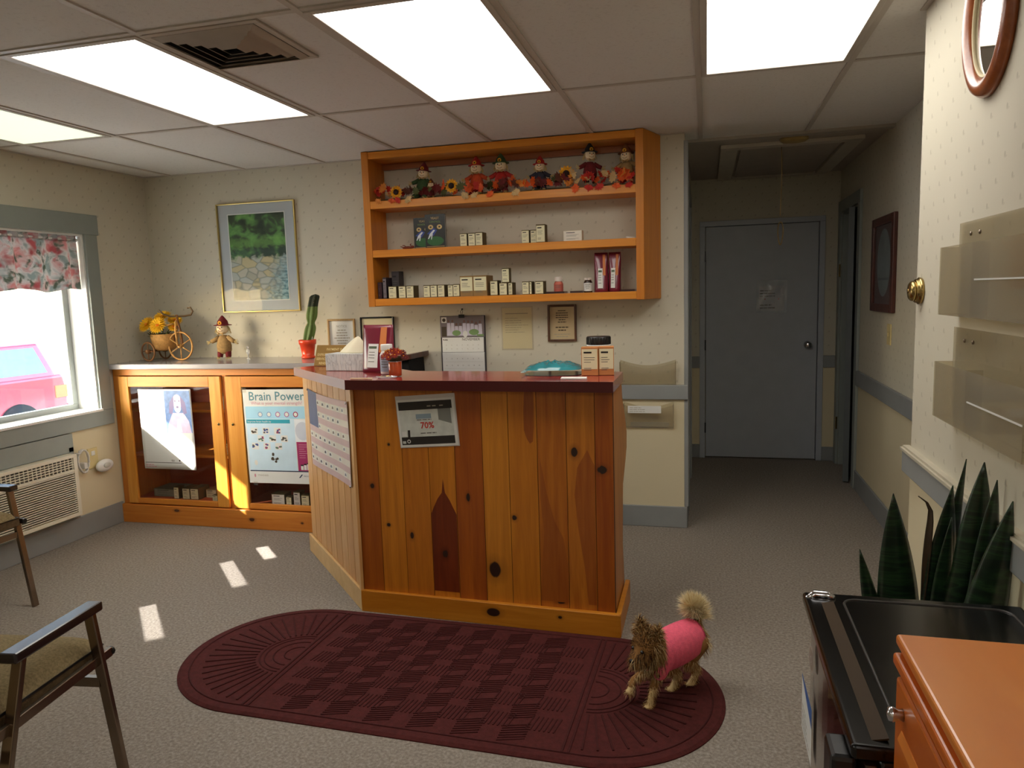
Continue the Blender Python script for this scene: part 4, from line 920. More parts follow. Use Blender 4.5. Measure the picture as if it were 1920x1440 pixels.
pocket(-.52, -.178, .905, 1.062, 'upper clear acrylic file pocket on the back wall beside the counter', 0)
pocket(-.50, -.192, .635, .80, 'lower clear acrylic file pocket holding a white label slip beside the counter', 1)

# dark desk hutch behind the counter
L = (-1.95, 4.42, .70); t = thing('desk_organizer', 'dark brown topped black organizer behind the counter by the calendar', 'organizer', L)
W(L).extr([(-2.02, 4.30, .72), (-1.80, 4.30, .72), (-1.815, 4.30, 1.095), (-2.02, 4.30, 1.065)], (0, .26, 0), pm('black_panel', rgb(16, 15, 15), .7, spec=.2)).build('cabinet_box', t)
W(L).extr([(-2.05, 4.27, 1.062), (-1.785, 4.27, 1.104), (-1.785, 4.27, 1.136), (-2.05, 4.27, 1.094)], (0, .31, 0), DKWOOD).build('top_board', t, bevel=.003)
L = (-1.75, 4.27, 0); t = thing('desk', 'low work desk behind the reception counter', 'desk', L)
W(L).box((-2.12, 3.98, .70), (-.95, 4.58, .72), DKWOOD).build('desk_top', t, bevel=.003)
for x in (-2.10, -.97): W(L).box((x-.012, 4.0, 0), (x+.012, 4.56, .70), DKWOOD).build('side_panel', t)

# ------------------------------------------------------------------ reception counter
CZ = 1.075
A, B = V((-1.590, 3.090, 0)), V((-2.275, 3.815, 0)); F0, F1 = A, V((-.378, 3.048, 0))
RB_ = V((-.378, 3.36, 0))
RCL = (-1.2, 3.35, 0)
rc = thing('reception_counter', 'knotty pine board reception counter with maroon top and angled left flank', 'counter', RCL)
shades = [(rgb(155, 77, 13), rgb(185, 104, 23)), (rgb(181, 106, 21), rgb(215, 136, 35)), (rgb(172, 97, 19), rgb(203, 124, 31)), (rgb(178, 104, 19), rgb(210, 131, 33)), (rgb(149, 70, 13), rgb(181, 97, 21)),
          (rgb(189, 116, 27), rgb(217, 141, 41)), (rgb(185, 109, 23), rgb(212, 136, 36)), (rgb(158, 82, 15), rgb(196, 118, 31)), (rgb(169, 95, 21), rgb(208, 131, 39)), (rgb(147, 68, 11), rgb(178, 97, 21))]
edges = [-1.590, -1.48, -1.355, -1.223, -1.095, -.963, -.84, -.71, -.58, -.456, -.378]
kn = {1: [(-1.42, .816, .008, .008), (-1.44, .431, .012, .010)], 0: [(-1.517, .615, .012, .014)], 2: [(-1.324, .387, .011, .020)], 3: [(-1.160, .311, .014, .022)], 4: [(-1.039, .584, .010, .020)],
      5: [(-.918, .254, .034, .045)], 6: [(-.853+.028, .502, .013, .014)], 7: [(-.619, .13, .020, .010)], 8: [(-.547, .809, .018, .024)], 9: [(-.425, .736, .022, .018)]}
fd = (F1-F0).normalized(); fn_ = V((fd.y, -fd.x, 0))
GRV = pm('board_groove', rgb(72, 36, 14), .8)
m = W(RCL)
KD = rgb(42, 20, 12)
m.extr([F0-fn_*.004, F1-fn_*.004, F1-fn_*.020, F0-fn_*.020], (0, 0, CZ-.001), GRV)
for i in range(10):
    ks = [((x-RCL[0], 3.07-RCL[1], z), (rx*.9, .06, rz*.9), KD) for x, z, rx, rz in kn.get(i, [])]
    wm_ = wood('counter_board_%s' % ORD[i], *shades[i], stretch=(13, 13, .9), knots=ks, rough=.4)
    u0 = (edges[i]-edges[0])/(edges[-1]-edges[0]); u1 = (edges[i+1]-edges[0])/(edges[-1]-edges[0])
    p0, p1 = F0.lerp(F1, u0)+fd*.0014, F0.lerp(F1, u1)-fd*.0014
    m.extr([p0, p1, p1-fn_*.018, p0-fn_*.018], (0, 0, CZ), wm_)
# dark flame-shaped heartwood on the fourth board, streaks on others
HW = wood('heartwood', rgb(98, 34, 6), rgb(122, 48, 10), (13, 13, .9), .4, knots=[((-1.160-RCL[0], 3.07-RCL[1], .311), (.015, .06, .023), KD)])
def onface(x, z, o=.0006): u = (x-edges[0])/(edges[-1]-edges[0]); p = F0.lerp(F1, u)+fn_*o; return (p.x, p.y, z)
fl = [(-1.221, .13), (-1.097, .13), (-1.097, .50), (-1.112, .53), (-1.128, .565), (-1.150, .60), (-1.158, .665), (-1.166, .60), (-1.188, .57), (-1.208, .53), (-1.221, .50)]
m.poly([onface(x, z) for x, z in fl], HW)
HS = wood('heart_streak', rgb(146, 72, 16), rgb(172, 98, 30), (13, 13, .9), .4)
for st in ([(-.708, .13), (-.582, .13), (-.584, .30), (-.60, .42), (-.64, .50), (-.672, .62), (-.70, .78), (-.702, .60), (-.688, .45), (-.70, .3)],
           [(-.495, .13), (-.46, .13), (-.458, .42), (-.458, .75), (-.49, .82), (-.535, .74), (-.548, .62), (-.536, .48), (-.51, .3)],
           [(-.768, .90), (-.755, .86), (-.742, .84), (-.728, .85), (-.722, .92), (-.720, 1.0), (-.722, 1.07), (-.762, 1.07), (-.768, .98)]):
    m.poly([onface(x, z, .0005) for x, z in st], HS)
m.build('front_panel', rc)
# left flank boards, pale
u_ = (B-A).normalized(); n_ = V((u_.y, -u_.x, 0)); n_ = -n_ if n_.x > 0 else n_
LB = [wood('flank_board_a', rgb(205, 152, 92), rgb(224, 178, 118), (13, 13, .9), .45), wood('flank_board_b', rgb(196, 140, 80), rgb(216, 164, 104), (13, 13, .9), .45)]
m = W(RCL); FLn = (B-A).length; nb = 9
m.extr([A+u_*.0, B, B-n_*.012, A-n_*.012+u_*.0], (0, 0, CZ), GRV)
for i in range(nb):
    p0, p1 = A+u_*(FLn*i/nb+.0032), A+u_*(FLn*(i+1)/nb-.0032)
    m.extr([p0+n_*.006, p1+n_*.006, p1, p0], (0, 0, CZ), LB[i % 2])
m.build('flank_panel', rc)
# right side panel, its wavy rear board, and the back
SIDE = wood('side_board_wood', rgb(172, 104, 36), rgb(196, 128, 54), (13, 13, .9), .4)
m = W(RCL).box((-.396, 3.066, 0), (-.378, 3.36, CZ), SIDE); m.build('side_panel', rc, bevel=.002)
pro = [(3.36, 0), (3.43, 0), (3.43, .10), (3.35+.03, .30), (3.40, .45), (3.42, .58), (3.53, .66), (3.60, .72), (3.605, .80), (3.53, .90), (3.44, .98), (3.40, CZ), (3.36, CZ)]
import itertools
sm_ = []
for i in range(len(pro)):
    a, b = V(pro[i]), V(pro[(i+1) % len(pro)]); sm_ += [a, a.lerp(b, .5)] if 1 < i < 11 else [a]
m = W(RCL).extr([(-.398, y, z) for y, z in sm_], (.018, 0, 0), SIDE); m.build('wavy_edge_board', rc, bevel=.002)
inA = V((-1.44, 3.46, 0)); inB = V((-1.98, 4.03, 0))
W(RCL).extr([F0+V((.02, .03, 0)), F1+V((-.02, .02, 0)), F1+V((-.02, .32, 0)), inA], (0, 0, 0), PINE2) if False else None
m = W(RCL).extr([(-.40, 3.34, .02), (-1.43, 3.40, .02), (-1.43, 3.415, .02), (-.40, 3.355, .02)], (0, 0, CZ-.02), PINE2)
m.extr([(-1.43, 3.40, .02), (-2.03, 4.03, .02), (-2.02, 4.04, .02), (-1.42, 3.415, .02)], (0, 0, CZ-.02), PINE2)
m.extr([tuple(B-n_*.02-u_*.02), (-2.03, 4.03, 0), (-2.02, 4.045, 0), tuple(B-n_*.02)], (0, 0, CZ), PINE2); m.build('back_panel', rc)
# skirting around the foot
SK = wood('counter_skirting', rgb(190, 116, 22), rgb(210, 138, 40), (.9, 12, 12), .4, knots=[((-.93-RCL[0], 3.04-RCL[1], .06), (.03, .06, .018), KD), ((-.62-RCL[0], 3.04-RCL[1], .07), (.012, .06, .008), KD)])
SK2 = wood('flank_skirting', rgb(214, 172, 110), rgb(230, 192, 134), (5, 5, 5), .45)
o = fn_*.022; K0 = F0+fn_*.020+V((-.006, 0, 0)); K1 = V((-.353, K0.y-.050, 0))
m = W(RCL).extr([K0, K1, F1+V((0, .0, 0)), F0], (0, 0, .105), SK).box((-.375, K1.y+.012, 0), (-.353, 3.43, .105), SK); m.build('skirting', rc, bevel=.003)
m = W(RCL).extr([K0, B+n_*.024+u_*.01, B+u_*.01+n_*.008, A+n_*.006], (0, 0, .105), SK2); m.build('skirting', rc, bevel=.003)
m = W(RCL).extr([A+n_*.008, A+n_*.016+fn_*.004, F0+fn_*.008+fd*.018, F0+fd*.018+fn_*.001], (0, 0, CZ), SK2) if False else W(RCL).bar(tuple(A+n_*.010+V((0, 0, .105))), tuple(A+n_*.010+V((0, 0, CZ))), .022, .014, LB[0], up=tuple(n_)); m.build('corner_strip', rc)
MTOP = pm('maroon_laminate', rgb(152, 52, 50), .16, var=.06, coat=.5); MEDGE = pm('maroon_edge', rgb(70, 8, 14), .3, var=.05); GEDGE = pm('flank_edge', rgb(160, 138, 142), .25, var=.03)
T = [(-.367, 2.985), (-.369, 3.375), (-1.44, 3.44), (-2.00, 3.97), (-2.215, 3.635), (-1.605, 3.046)]
T = [(-.367, 2.985), (-.369, 3.375), (-1.43, 3.44), (-1.97, 3.93), (-2.225, 3.64), (-1.605, 3.046)]
m = W(RCL).extr([(x, y, CZ+.001) for x, y in T], (0, 0, .044), MTOP)
m.extr([(-1.605, 3.046, CZ+.0005), (-.367, 2.985, CZ+.0005), (-.367, 2.983, CZ+.0005), (-1.605, 3.0440, CZ+.0005)], (0, 0, .0450), MEDGE)
m.extr([(-1.605, 3.0440, CZ+.0005), (-2.227, 3.638, CZ+.0005), (-2.225, 3.64, CZ+.0005), (-1.603, 3.046, CZ+.0005)], (0, 0, .0450), GEDGE)
m.build('counter_top', rc)

# ------------------------------------------------------------------ posters
def sleeve():
    pass
BLU = pm('poster_blue', rgb(165, 212, 232), .5); TEAL = pm('poster_teal', rgb(40, 160, 180), .5); MAG = pm('poster_magenta', rgb(165, 40, 98), .5); PBL = pm('poster_paleblue', rgb(205, 228, 240), .5)
TXT = pm('poster_title', rgb(92, 140, 150), .5); TXP = pm('poster_pink', rgb(214, 150, 165), .5); NAVY = pm('poster_navy', rgb(40, 60, 85), .5)
F = frame((-2.893, 4.1115, .315), (1, 0, .012), (-.022, 0, 1)); L = (-2.65, 4.1115, .31)
bp = thing('brain_power_poster', 'Brain Power poster taped to the right glass door of the display cabinet', 'poster', L)
Fm = Matrix.Translation(-V(L)) @ F; pw, ph = .485, .615
MB(Fm).box((0, 0, -.0010), (pw, ph, 0), PAPER).build('sheet', bp)
m = MB(Fm @ Matrix.Translation((0, 0, .0004)))
m.rect(.012, .425, pw-.012, .505, BLU); m.rect(.012, .085, .36, .425, PBL); m.rect(.36, .275, pw-.012, .42, pm('poster_offwhite', rgb(232, 236, 240), .5)); m.rect(.012, .395, .33, .42, TEAL, .0003)
m.rect(.365, .085, pw-.004, .275, MAG, .0003); m.rect(.012, .078, pw-.004, .085, NAVY, .0004)
for k in range(5): m.disc(.118+k*.064, .453, .018, .018, [pm('p_ring1', rgb(140, 170, 205), .5), pm('p_ring2', rgb(176, 120, 170), .5)][k > 1] if k < 4 else MAG, .0004); m.disc(.118+k*.064, .453, .012, .012, PAPER, .0006)
m.disc(.415, .345, .052, .060, pm('brain_outline', rgb(205, 210, 220), .5), .0004)
for k in range(7): m.rect(.38, .09+.165-k*.014, .38+.08*(.7+.3*math.sin(k*2)), .093+.165-k*.014, TXP, .0006)
R_ = random.Random(4)
for r, (n0, off) in enumerate(((3, 0), (3, .045), (3, 0))):
    for c in range(n0):
        x, y = .04+off+c*.085, .335-r*.05
        m.rect(x, y-.012, x+.05, y+.032, PAPER, .0003)
        for k in range(6): a, b = R_.uniform(0, .034), R_.uniform(-.008, .018); m.rect(x+a, y+b, x+a+.014, y+b+.010, [INKD, INK, pm('p_blue2', rgb(60, 80, 140), .5), pm('p_mauve', rgb(150, 70, 100), .5), pm('p_sage', rgb(90, 120, 100), .5)][(r*3+c+k//3) % 5], .0005+k*.0001)
for k in range(9): m.disc(.20+R_.uniform(-.02, .02), .165+R_.uniform(-.03, .03), .009, .008, INKD, .0005+k*.0001, 9)
m.disc(.06, .135, .012, .018, PAPER, .0004)
for k in range(4): m.rect(.385+k*.022, .092, .403+k*.022, .118+.006*(k % 3), PAPER, .0006); m.rect(.385+k*.022, .118+.006*(k % 3), .403+k*.022, .127+.006*(k % 3), BLACK, .0007)
m.build('printed_panels', bp)
m = MB(Fm @ Matrix.Translation((0, 0, .0014))); m.text('Brain Power', pw/2, .545, .080, TXT, 0, 'CENTER', .0006); m.text('What is your mental strength?', pw/2, .517, .030, TXP, 0, 'CENTER')
m.text('Improve brain health by', .02, .401, .018, PAPER); m.text('STANDARD', .065, .047, .015, INK2); m.text('PROCESS', .40, .047, .013, NAVY); m.disc(.045, .05, .006, .012, TXP); m.poly([(.365, .04, 0), (.375, .04, 0), (.395, .062, 0), (.385, .062, 0)], NAVY); m.build('lettering', bp)
m = MB(Fm); m.rect(-.015, ph-.02, .03, ph+.012, CLEAR, .002); m.rect(.03, -.015, .06, .01, CLEAR, .002); m.build('tape', bp)
F = frame((-3.705, 4.1115, .385), (1, 0, .005), (.022, 0, 1)); L = (-3.49, 4.1115, .38)
lp = thing('pale_poster', 'sunlit white poster with a pale lilac dog photo taped to the left cabinet door', 'poster', L)
Fm = Matrix.Translation(-V(L)) @ F; pw, ph = .415, .545
m = MB(Fm).sheet(lambda u, v: (u*pw, v*ph, .0005+.012*max(0, (u-.6)*2.5)**2*max(0, .35-v)*2), 16, 16, PAPER); m.build('sheet', lp, solid=.001)
PB = pm('photo_blue', rgb(100, 130, 180), .5, var=.25, vs=30); PL = pm('photo_dog', rgb(205, 190, 215), .5, var=.12, vs=20); PD = pm('photo_dog_dark', rgb(120, 110, 150), .5)
m = MB(Fm @ Matrix.Translation((0, 0, .0016))); m.poly([(.205, .25, 0), (.405, .25, 0), (.405, .535, 0), (.205, .535, 0)], PB)
m.disc(.305, .46, .036, .050, PL, .0003, 22)
for q in (-1, 1): m.poly([(.305+q*.026, .50, .0005), (.305+q*.062, .455, .0005), (.305+q*.070, .385, .0005), (.305+q*.045, .375, .0005), (.305+q*.028, .43, .0005)][::q], PD)
m.disc(.305, .420, .026, .034, pm('photo_muzzle', rgb(222, 212, 228), .5), .0006); m.disc(.305, .425, .010, .008, PD, .0009, 10); m.disc(.289, .466, .005, .006, PD, .0008, 10); m.disc(.321, .466, .005, .006, PD, .0008, 10)
m.poly([(.215, .25, .0002), (.228, .32, .0002), (.262, .385, .0002), (.348, .385, .0002), (.385, .33, .0002), (.40, .25, .0002)], PL); m.poly([(.285, .255, .0004), (.296, .345, .0004), (.314, .345, .0004), (.330, .255, .0004)], pm('photo_chest', rgb(226, 218, 232), .5))
m.build('dog_photo', lp)
m = MB(Fm @ Matrix.Translation((0, 0, .0016))); m.rect(.01, .042, pw*.80, .046, INK); m.text('to', .22, .052, .028, INKD); lines(m, .01, .14, .01, .036, 2, TXP, 'L', .4); m.disc(.285, .06, .006, .006, INKD); m.disc(.315, .06, .006, .006, INKD); m.build('print', lp)
# 70% flyer on the counter front
p0 = onface(-1.355, .805, .004); F = frame(p0, tuple(V(onface(-1.07, .825, .004))-V(p0)), (-.018, 0, 1)); L = p0
fy_ = thing('discount_flyer', 'black-banded flyer reading 70% in a clear sleeve on the counter front', 'flyer', L)
Fm = Matrix.Translation(-V(L)) @ F; pw, ph = .282, .218
MB(Fm).box((-.004, -.004, -.003), (pw+.006, ph+.018, -.0018), pm('sleeve_backing', rgb(205, 200, 195), .3, coat=.3)).build('sleeve', fy_)
MB(Fm).box((0, 0, -.0016), (pw, ph, 0), PAPER).build('sheet', fy_)
m = MB(Fm @ Matrix.Translation((0, 0, .0004))); BB = pm('flyer_black', rgb(42, 38, 36), .4); FG = pm('flyer_grey', rgb(206, 210, 202), .5, var=.10, vs=25)
m.rect(.008, .010, pw-.012, .208, FG); m.rect(.008, .170, pw-.012, .208, BB, .0003); m.rect(.008, .010, pw-.012, .046, BB, .0003); m.poly([(.040, .04, .0003), (.052, .04, .0003), (.054, .078, .0003), (.042, .078, .0003)], BB)
m.rect(.012, .05, .036, .072, PAPER, .0004); m.disc(.043, .026, .009, .009, PAPER, .0005); m.disc(.043, .026, .005, .005, BB, .0007); m.rect(.012, .016, .028, .028, FG, .0005); m.rect(.09, .128, .165, .150, pm('flyer_blue', rgb(140, 160, 172), .5), .0003)
m.poly([(.20, .12, .0002), (.262, .10, .0002), (.262, .17, .0002), (.20, .17, .0002)], pm('flyer_midgrey', rgb(130, 132, 126), .5)); m.build('print', fy_)  # mid-grey block in the flyer's print
m = MB(Fm @ Matrix.Translation((0, 0, .0010))); m.text('70%', .108, .084, .040, pm('red_print', rgb(200, 60, 50), .5), 0, 'LEFT', .0010); lines(m, .07, .22, .056, .07, 1, INK, h=.3); lines(m, .06, .2, .118, .134, 1, INK, h=.2)
for x in (.15, .175, .21): m.rect(x, .182, x+.018, .187, INK2)
m.build('lettering', fy_)
# flag-shaped chart on the flank
def onflank(s, z, o=.010): p = A+u_*s+n_*o; return V((p.x, p.y, z))
p_tl, p_tr, p_br, p_bl = onflank(.858, .993), onflank(.066, 1.008), onflank(.070, .590), onflank(.845, .560)
L = tuple(onflank(.45, .57)); fc = thing('flag_chart', 'chart laid out like an American flag with rows of small pictures on the counter flank', 'poster', L)
def fc_at(u, v, o=0):
    p = (p_tl*(1-u)+p_tr*u)*v+(p_bl*(1-u)+p_br*u)*(1-v)
    return p+n_*(o+.004*math.sin(u*7)*math.sin(v*4+1)**2)-V((0, 0, .012*math.sin(PI*u)*v))
m = W(L).sheet(lambda u, v: fc_at(u, v), 30, 20, PAPER); m.build('sheet', fc, solid=.001)
m = W(L); SA = pm('stripe_cream', rgb(224, 212, 192), .6); SB = pm('stripe_rose', rgb(206, 172, 164), .6); FB = pm('flag_blue', rgb(86, 92, 122), .6, var=.12)
for k in range(13):
    v0, v1 = 1-(k+1)/13, 1-k/13; u0 = .26 if k < 6 else 0
    m.sheet(lambda u, v: fc_at(u0+(1-u0)*u, v0+(v1-v0)*v, .0014), 16, 2, SB if k % 2 == 0 else SA)
m.sheet(lambda u, v: fc_at(.26*u, 1-.46+.46*v, .0020), 6, 6, FB); m.build('printed_stripes', fc)
m = W(L); R_ = random.Random(9)
PICS = [pm('tiny_pic_dark', rgb(70, 60, 56), .6), pm('tiny_pic_brown', rgb(120, 96, 72), .6), pm('tiny_pic_grey', rgb(130, 128, 126), .6)]
for r in range(6):
    for c in range(8):
        u = .06+c*.118; v = 1-(2*r+1.5)/13
        if u < .28 and r < 3: continue
        if R_.random() < .15: continue
        du, dv = .022, .018
        m.add([fc_at(u-du*1.5, v-dv*1.6, .0032), fc_at(u+du*1.5, v-dv*1.6, .0032), fc_at(u+du*1.5, v+dv*1.6, .0032), fc_at(u-du*1.5, v+dv*1.6, .0032)], [(0, 1, 2, 3)], pm('tiny_pic_bg', rgb(232, 226, 212), .6))
        m.add([fc_at(u-du, v-dv, .0038), fc_at(u+du, v-dv*.7, .0038), fc_at(u+du*.5, v+dv, .0038), fc_at(u-du*.7, v+dv*.8, .0038)], [(0, 1, 2, 3)], R_.choice(PICS))
m.build('printed_pictures', fc)
m = W(L)
for u, v in ((.005, .99), (.995, .01), (.99, .98)): m.ell(fc_at(u, v, .004), .006, CHROME, 10, 6)
m.build('pins', fc)

# ------------------------------------------------------------------ things on the maroon counter top
TZ = CZ+.0465
L = (-2.03, 3.70, TZ); t = thing('brass_sign', 'small brass desk sign about payment beside the tissue box', 'sign', L, -.12)
BS = pm('brass_plate', rgb(172, 134, 76), .35, .6, var=.05)
MB().extr([(-.115, 0, 0), (.115, 0, 0), (.115, .03, .115), (-.105, .03, .115)], (0, .003, 0), BS).build('plate', t, bevel=.001)
MB().box((-.1, .003, 0), (.1, .05, .004), BS).build('foot', t)
m = MB(frame((-.1, -.0012, .0), (1, 0, 0), (0, .03, .115))); CL = pm('engraved_text', rgb(232, 206, 140), .5)
m.text('PAYMENT IS', .115, .088, .019, CL, .001, 'CENTER', .0004); m.text('EXPECTED WHEN', .005, .058, .019, CL, .001, 'LEFT', .0004); m.text('SERVICES ARE', .000, .034, .019, CL, .001, 'LEFT', .0004); m.text('RENDERED', .02, .010, .017, CL, .001, 'LEFT', .0004); m.build('engraving', t)
L = (-1.80, 3.50, TZ); t = thing('tissue_box', 'grey-white marbled tissue box with a peaked tissue on the counter corner', 'tissue box', L, -.10)
def marble():
    m, nt, b = nodes('marbled_card'); n = noise(nt, objco(nt, (30, 30, 8)), 1, 4, 2.0)
    nt.links.new(ramp(nt, n, [(.42, rgb(214, 214, 210)), (.50, rgb(178, 180, 180)), (.56, rgb(210, 212, 210))]), b.inputs['Base Color']); b.inputs['Roughness'].default_value = .5; return m
MARB = marble()
MB().box((-.118, -.06, 0), (.118, .06, .088), MARB).build('carton', t, bevel=.002)
def tis(u, v):
    a = 2*PI*u; r = (1-v)**.8
    return (.02+.085*r*math.cos(a)+.030*v+.006*math.sin(5*a)*(1-v), .028*r*math.sin(a)*(1+.2*math.sin(3*a)), .088+.088*v+.006*math.sin(4*a)*r*v)
MB().sheet(tis, 40, 10, pm('tissue_paper', rgb(238, 228, 200), .9, var=.03)).build('tissue', t, solid=.0008)
pouch(-1.60, 3.40, TZ, .20, .235, .07, -.22, 'large maroon foil bag with orange strip standing on the counter', None, .015)
t = bottle(-1.500, 3.29, TZ, .034, .145, pm('white_bottle', rgb(226, 226, 222), .4), WHITE, pm('blue_label', rgb(150, 160, 178), .5), 'white bottle with blue-banded label between the foil bag and the flower vase', caph=.2)
L = (-1.418, 3.195, TZ); t = thing('flower_vase', 'amber glass cup of small red and yellow flowers at the counter front', 'vase', L)
MB().lathe([(.0, .001), (.026, .001), (.030, .004), (.032, .070), (.031, .071), (.029, .068), (.027, .006), (0, .005)], pm('amber_glass', rgb(196, 84, 38), .12, coat=.5, alpha=.85), 28).build('cup', t)
MB().lathe([(.0325, .069), (.0335, .0715), (.0315, .0725), (.0305, .071)], GL2, 28).build('rim', t)
m = MB(); m.ell((0, .004, .082), (.040, .036, .016), pm('posy_leaves', rgb(60, 52, 24), .9, var=.3, bmp=.004, bs=150), 16, 10); m.build('foliage', t)
R_ = random.Random(12); FRED = pm('posy_red', rgb(150, 36, 14), .8, var=.2); FMAR = pm('posy_maroon', rgb(92, 20, 16), .8, var=.2)
for k in range(17):
    a = 2.4*k; r = .010+.044*(k/17)**.55; c = (r*math.cos(a)*1.1, r*math.sin(a)*.9-.006, .086+.036*(1-(k/17)**1.3)+R_.uniform(-.003, .003))
    m = MB(); mum(m, c, .020, (.75-.5*math.sin(a), .8*math.cos(a)*min(1, k/8), 0), [FRED, FMAR, FRED, FMAR, YEL][k % 5] if k not in (3,) else YEL, YELC, 14); m.build('blossom', t)
L = (-.675, 3.30, TZ); t = thing('plastic_packet', 'crumpled glossy teal plastic packet lying at the right end of the counter', 'packet', L, .08)
TEALP = pm('teal_film', rgb(44, 124, 132), .16, var=.3, vs=14, coat=.4)
def pk(s): return lambda u, v: ((u-.5)*.265*(1-.10*(2*v-1)**2), (v-.5)*.20*(1-.25*abs(2*u-1)**3), .012+s*(.0115)+(s > 0)*.032*(max(0, math.sin(PI*u)*math.sin(PI*v)))**.55*(1+.22*mnoise.noise(V((u*7, v*5, 1))))+.006*2.2*mnoise.noise(V((u*17, v*11, 3)))*math.sin(PI*u)*math.sin(PI*v)*(s > 0))
MB().sheet(pk(1), 40, 26, TEALP).sheet(pk(-1), 12, 8, TEALP).build('film', t)
MB().sheet(lambda u, v: (.128+u*.022, (v-.5)*.15, .012+.004*math.sin(v*20)), 3, 20, glassy('film_seal', (.6, .85, .85), .3, .1, .4)).sheet(lambda u, v: (-.128-u*.018, (v-.5)*.14, .012+.004*math.sin(v*18)), 3, 20, _M['film_seal']).build('seal', t)
t = bottle(-.475, 3.345, TZ, .066, .165, pm('orange_brown_bottle', rgb(176, 78, 40), .35), pm('black_lid', rgb(26, 24, 24), .35), pm('orange_label', rgb(190, 92, 50), .5), 'large brown jar with a wide black lid behind two boxes at the counter end', caph=.24)
m = MB().lathe([(.0545, .122), (.0555, .123), (.0555, .127), (.0545, .128)], WHITE, 26); m.build('cap_band', t)
OB = pm('orange_box', rgb(196, 130, 74), .6, var=.06)
pbox(-.535, -.460, TZ, .125, 3.215, .05, 'left tan-orange labelled box before the black-lidded jar', 'boxes at the counter end', OB, LAB, band=.18)
pbox(-.458, -.392, TZ, .125, 3.225, .06, 'right tan-orange labelled box before the black-lidded jar', 'boxes at the counter end', OB, LAB, rz=.12, band=.18)
L = (-.545, 3.075, TZ); single('folded_leaflet', 'white folded leaflet at the counter edge below the teal packet', 'paper', MB().box((-.055, -.016, 0), (.055, .016, .003), PAPER).obox((0, 0, .006), (.11, .032, .0015), Euler((.09, 0, 0)), PAPER), L)
L = (-1.54, 3.085, TZ); single('wooden_stick', 'flat cream wooden stick at the left front edge of the counter', 'stick', MB().box((-.055, -.006, 0), (.055, .006, .004), pm('pale_wood', rgb(226, 204, 160), .6)), L, bevel=.0015)
L = (-1.43, 3.12, TZ); t = thing('pen_dish', 'low clear dish of small silvery trinkets under the flower vase', 'dish', L)
MB().lathe([(0, .001), (.03, .001), (.036, .007), (.035, .008), (.029, .003), (0, .003)], GL2, 26, sx=1.5, sy=.8).build('dish', t)
m = MB()
for k in range(8): m.obox((-.03+k*.008, .01*math.sin(k*2), .007), (.016, .004, .003), Euler((.2*k, .1, k*.8)), CHROME if k % 2 else GOLD)
m.build('trinkets', t)

# ------------------------------------------------------------------ floor mat
MATC = pm('mat_maroon', rgb(80, 34, 32), .9, var=.18, vs=60, bmp=.002, bs=400, spec=.2); MATD = pm('mat_dark_rib', rgb(67, 28, 27), .9, var=.15, vs=80, spec=.2)
L = (-1.035, 2.592, 0); mt = thing('door_mat', 'maroon half-round-ended floor mat with fan and basket-weave ribs', 'mat', L, -.025)
hx, r = .66, .445
def stad(r_, z, n=40):
    return [(hx+r_*math.cos(a), r_*math.sin(a), z) for a in [-PI/2+PI*k/n for k in range(n+1)]]+[(-hx+r_*math.cos(a), r_*math.sin(a), z) for a in [PI/2+PI*k/n for k in range(n+1)]]
N = len(stad(r, 0)); a0_, a1_, a2_ = stad(r, 0), stad(r, .004), stad(r-.012, .010)
MB().add(a0_+a1_+a2_, [(i, (i+1) % N, N+(i+1) % N, N+i) for i in range(N)]+[(N+i, N+(i+1) % N, 2*N+(i+1) % N, 2*N+i) for i in range(N)]+[tuple(range(2*N, 3*N))], MATC).build('base', mt)
m = MB(); z0, z1 = .0100, .0135
m.tube([(x, y, .010) for x, y, _ in stad(r-.045, 0)], .0035, MATD, 5, closed=True)
for s in (-1, 1):
    for dx in (0, .022): m.box((s*(hx-.045-dx)-.004, -r+.045, z0), (s*(hx-.045-dx)+.004, r-.045, z1), MATD)
    for rr in (.10, .135, .155, .055):
        m.tube([(s*(hx-.03+rr*math.cos(a)), rr*math.sin(a), .010) for a in [-PI/2+PI*k/24 for k in range(25)]], .0035, MATD, 5)
    for k in range(23):
        a = -PI/2+PI*(k+.5)/23; m.bar((s*(hx-.03+.17*math.cos(a)), .17*math.sin(a), .0115), (s*(hx-.03+.375*math.cos(a)), .375*math.sin(a), .0115), .007, .004, MATD)
m.build('fan_ribs', mt)
m = MB(); cs = .132; nx, ny = 9, 6
for i in range(-10, 11):
    for j in range(-10, 11):
        cx_, cy_ = (i-j)*cs*.5*1.25, (i+j)*cs*.5
        if abs(cx_) > hx-.13 or abs(cy_) > r-.09: continue
        for k in range(7):
            o = (k-3)*.0165
            if (i+j) % 2: a, b = (cx_-.046, cy_+o*.85-.014, .0112), (cx_+.046, cy_+o*.85+.014, .0112)
            else: a, b = (cx_+o, cy_-.042, .0112), (cx_+o+.012, cy_+.042, .0112)
            m.bar(a, b, .005, .0026, MATD)
m.build('weave_ribs', mt)

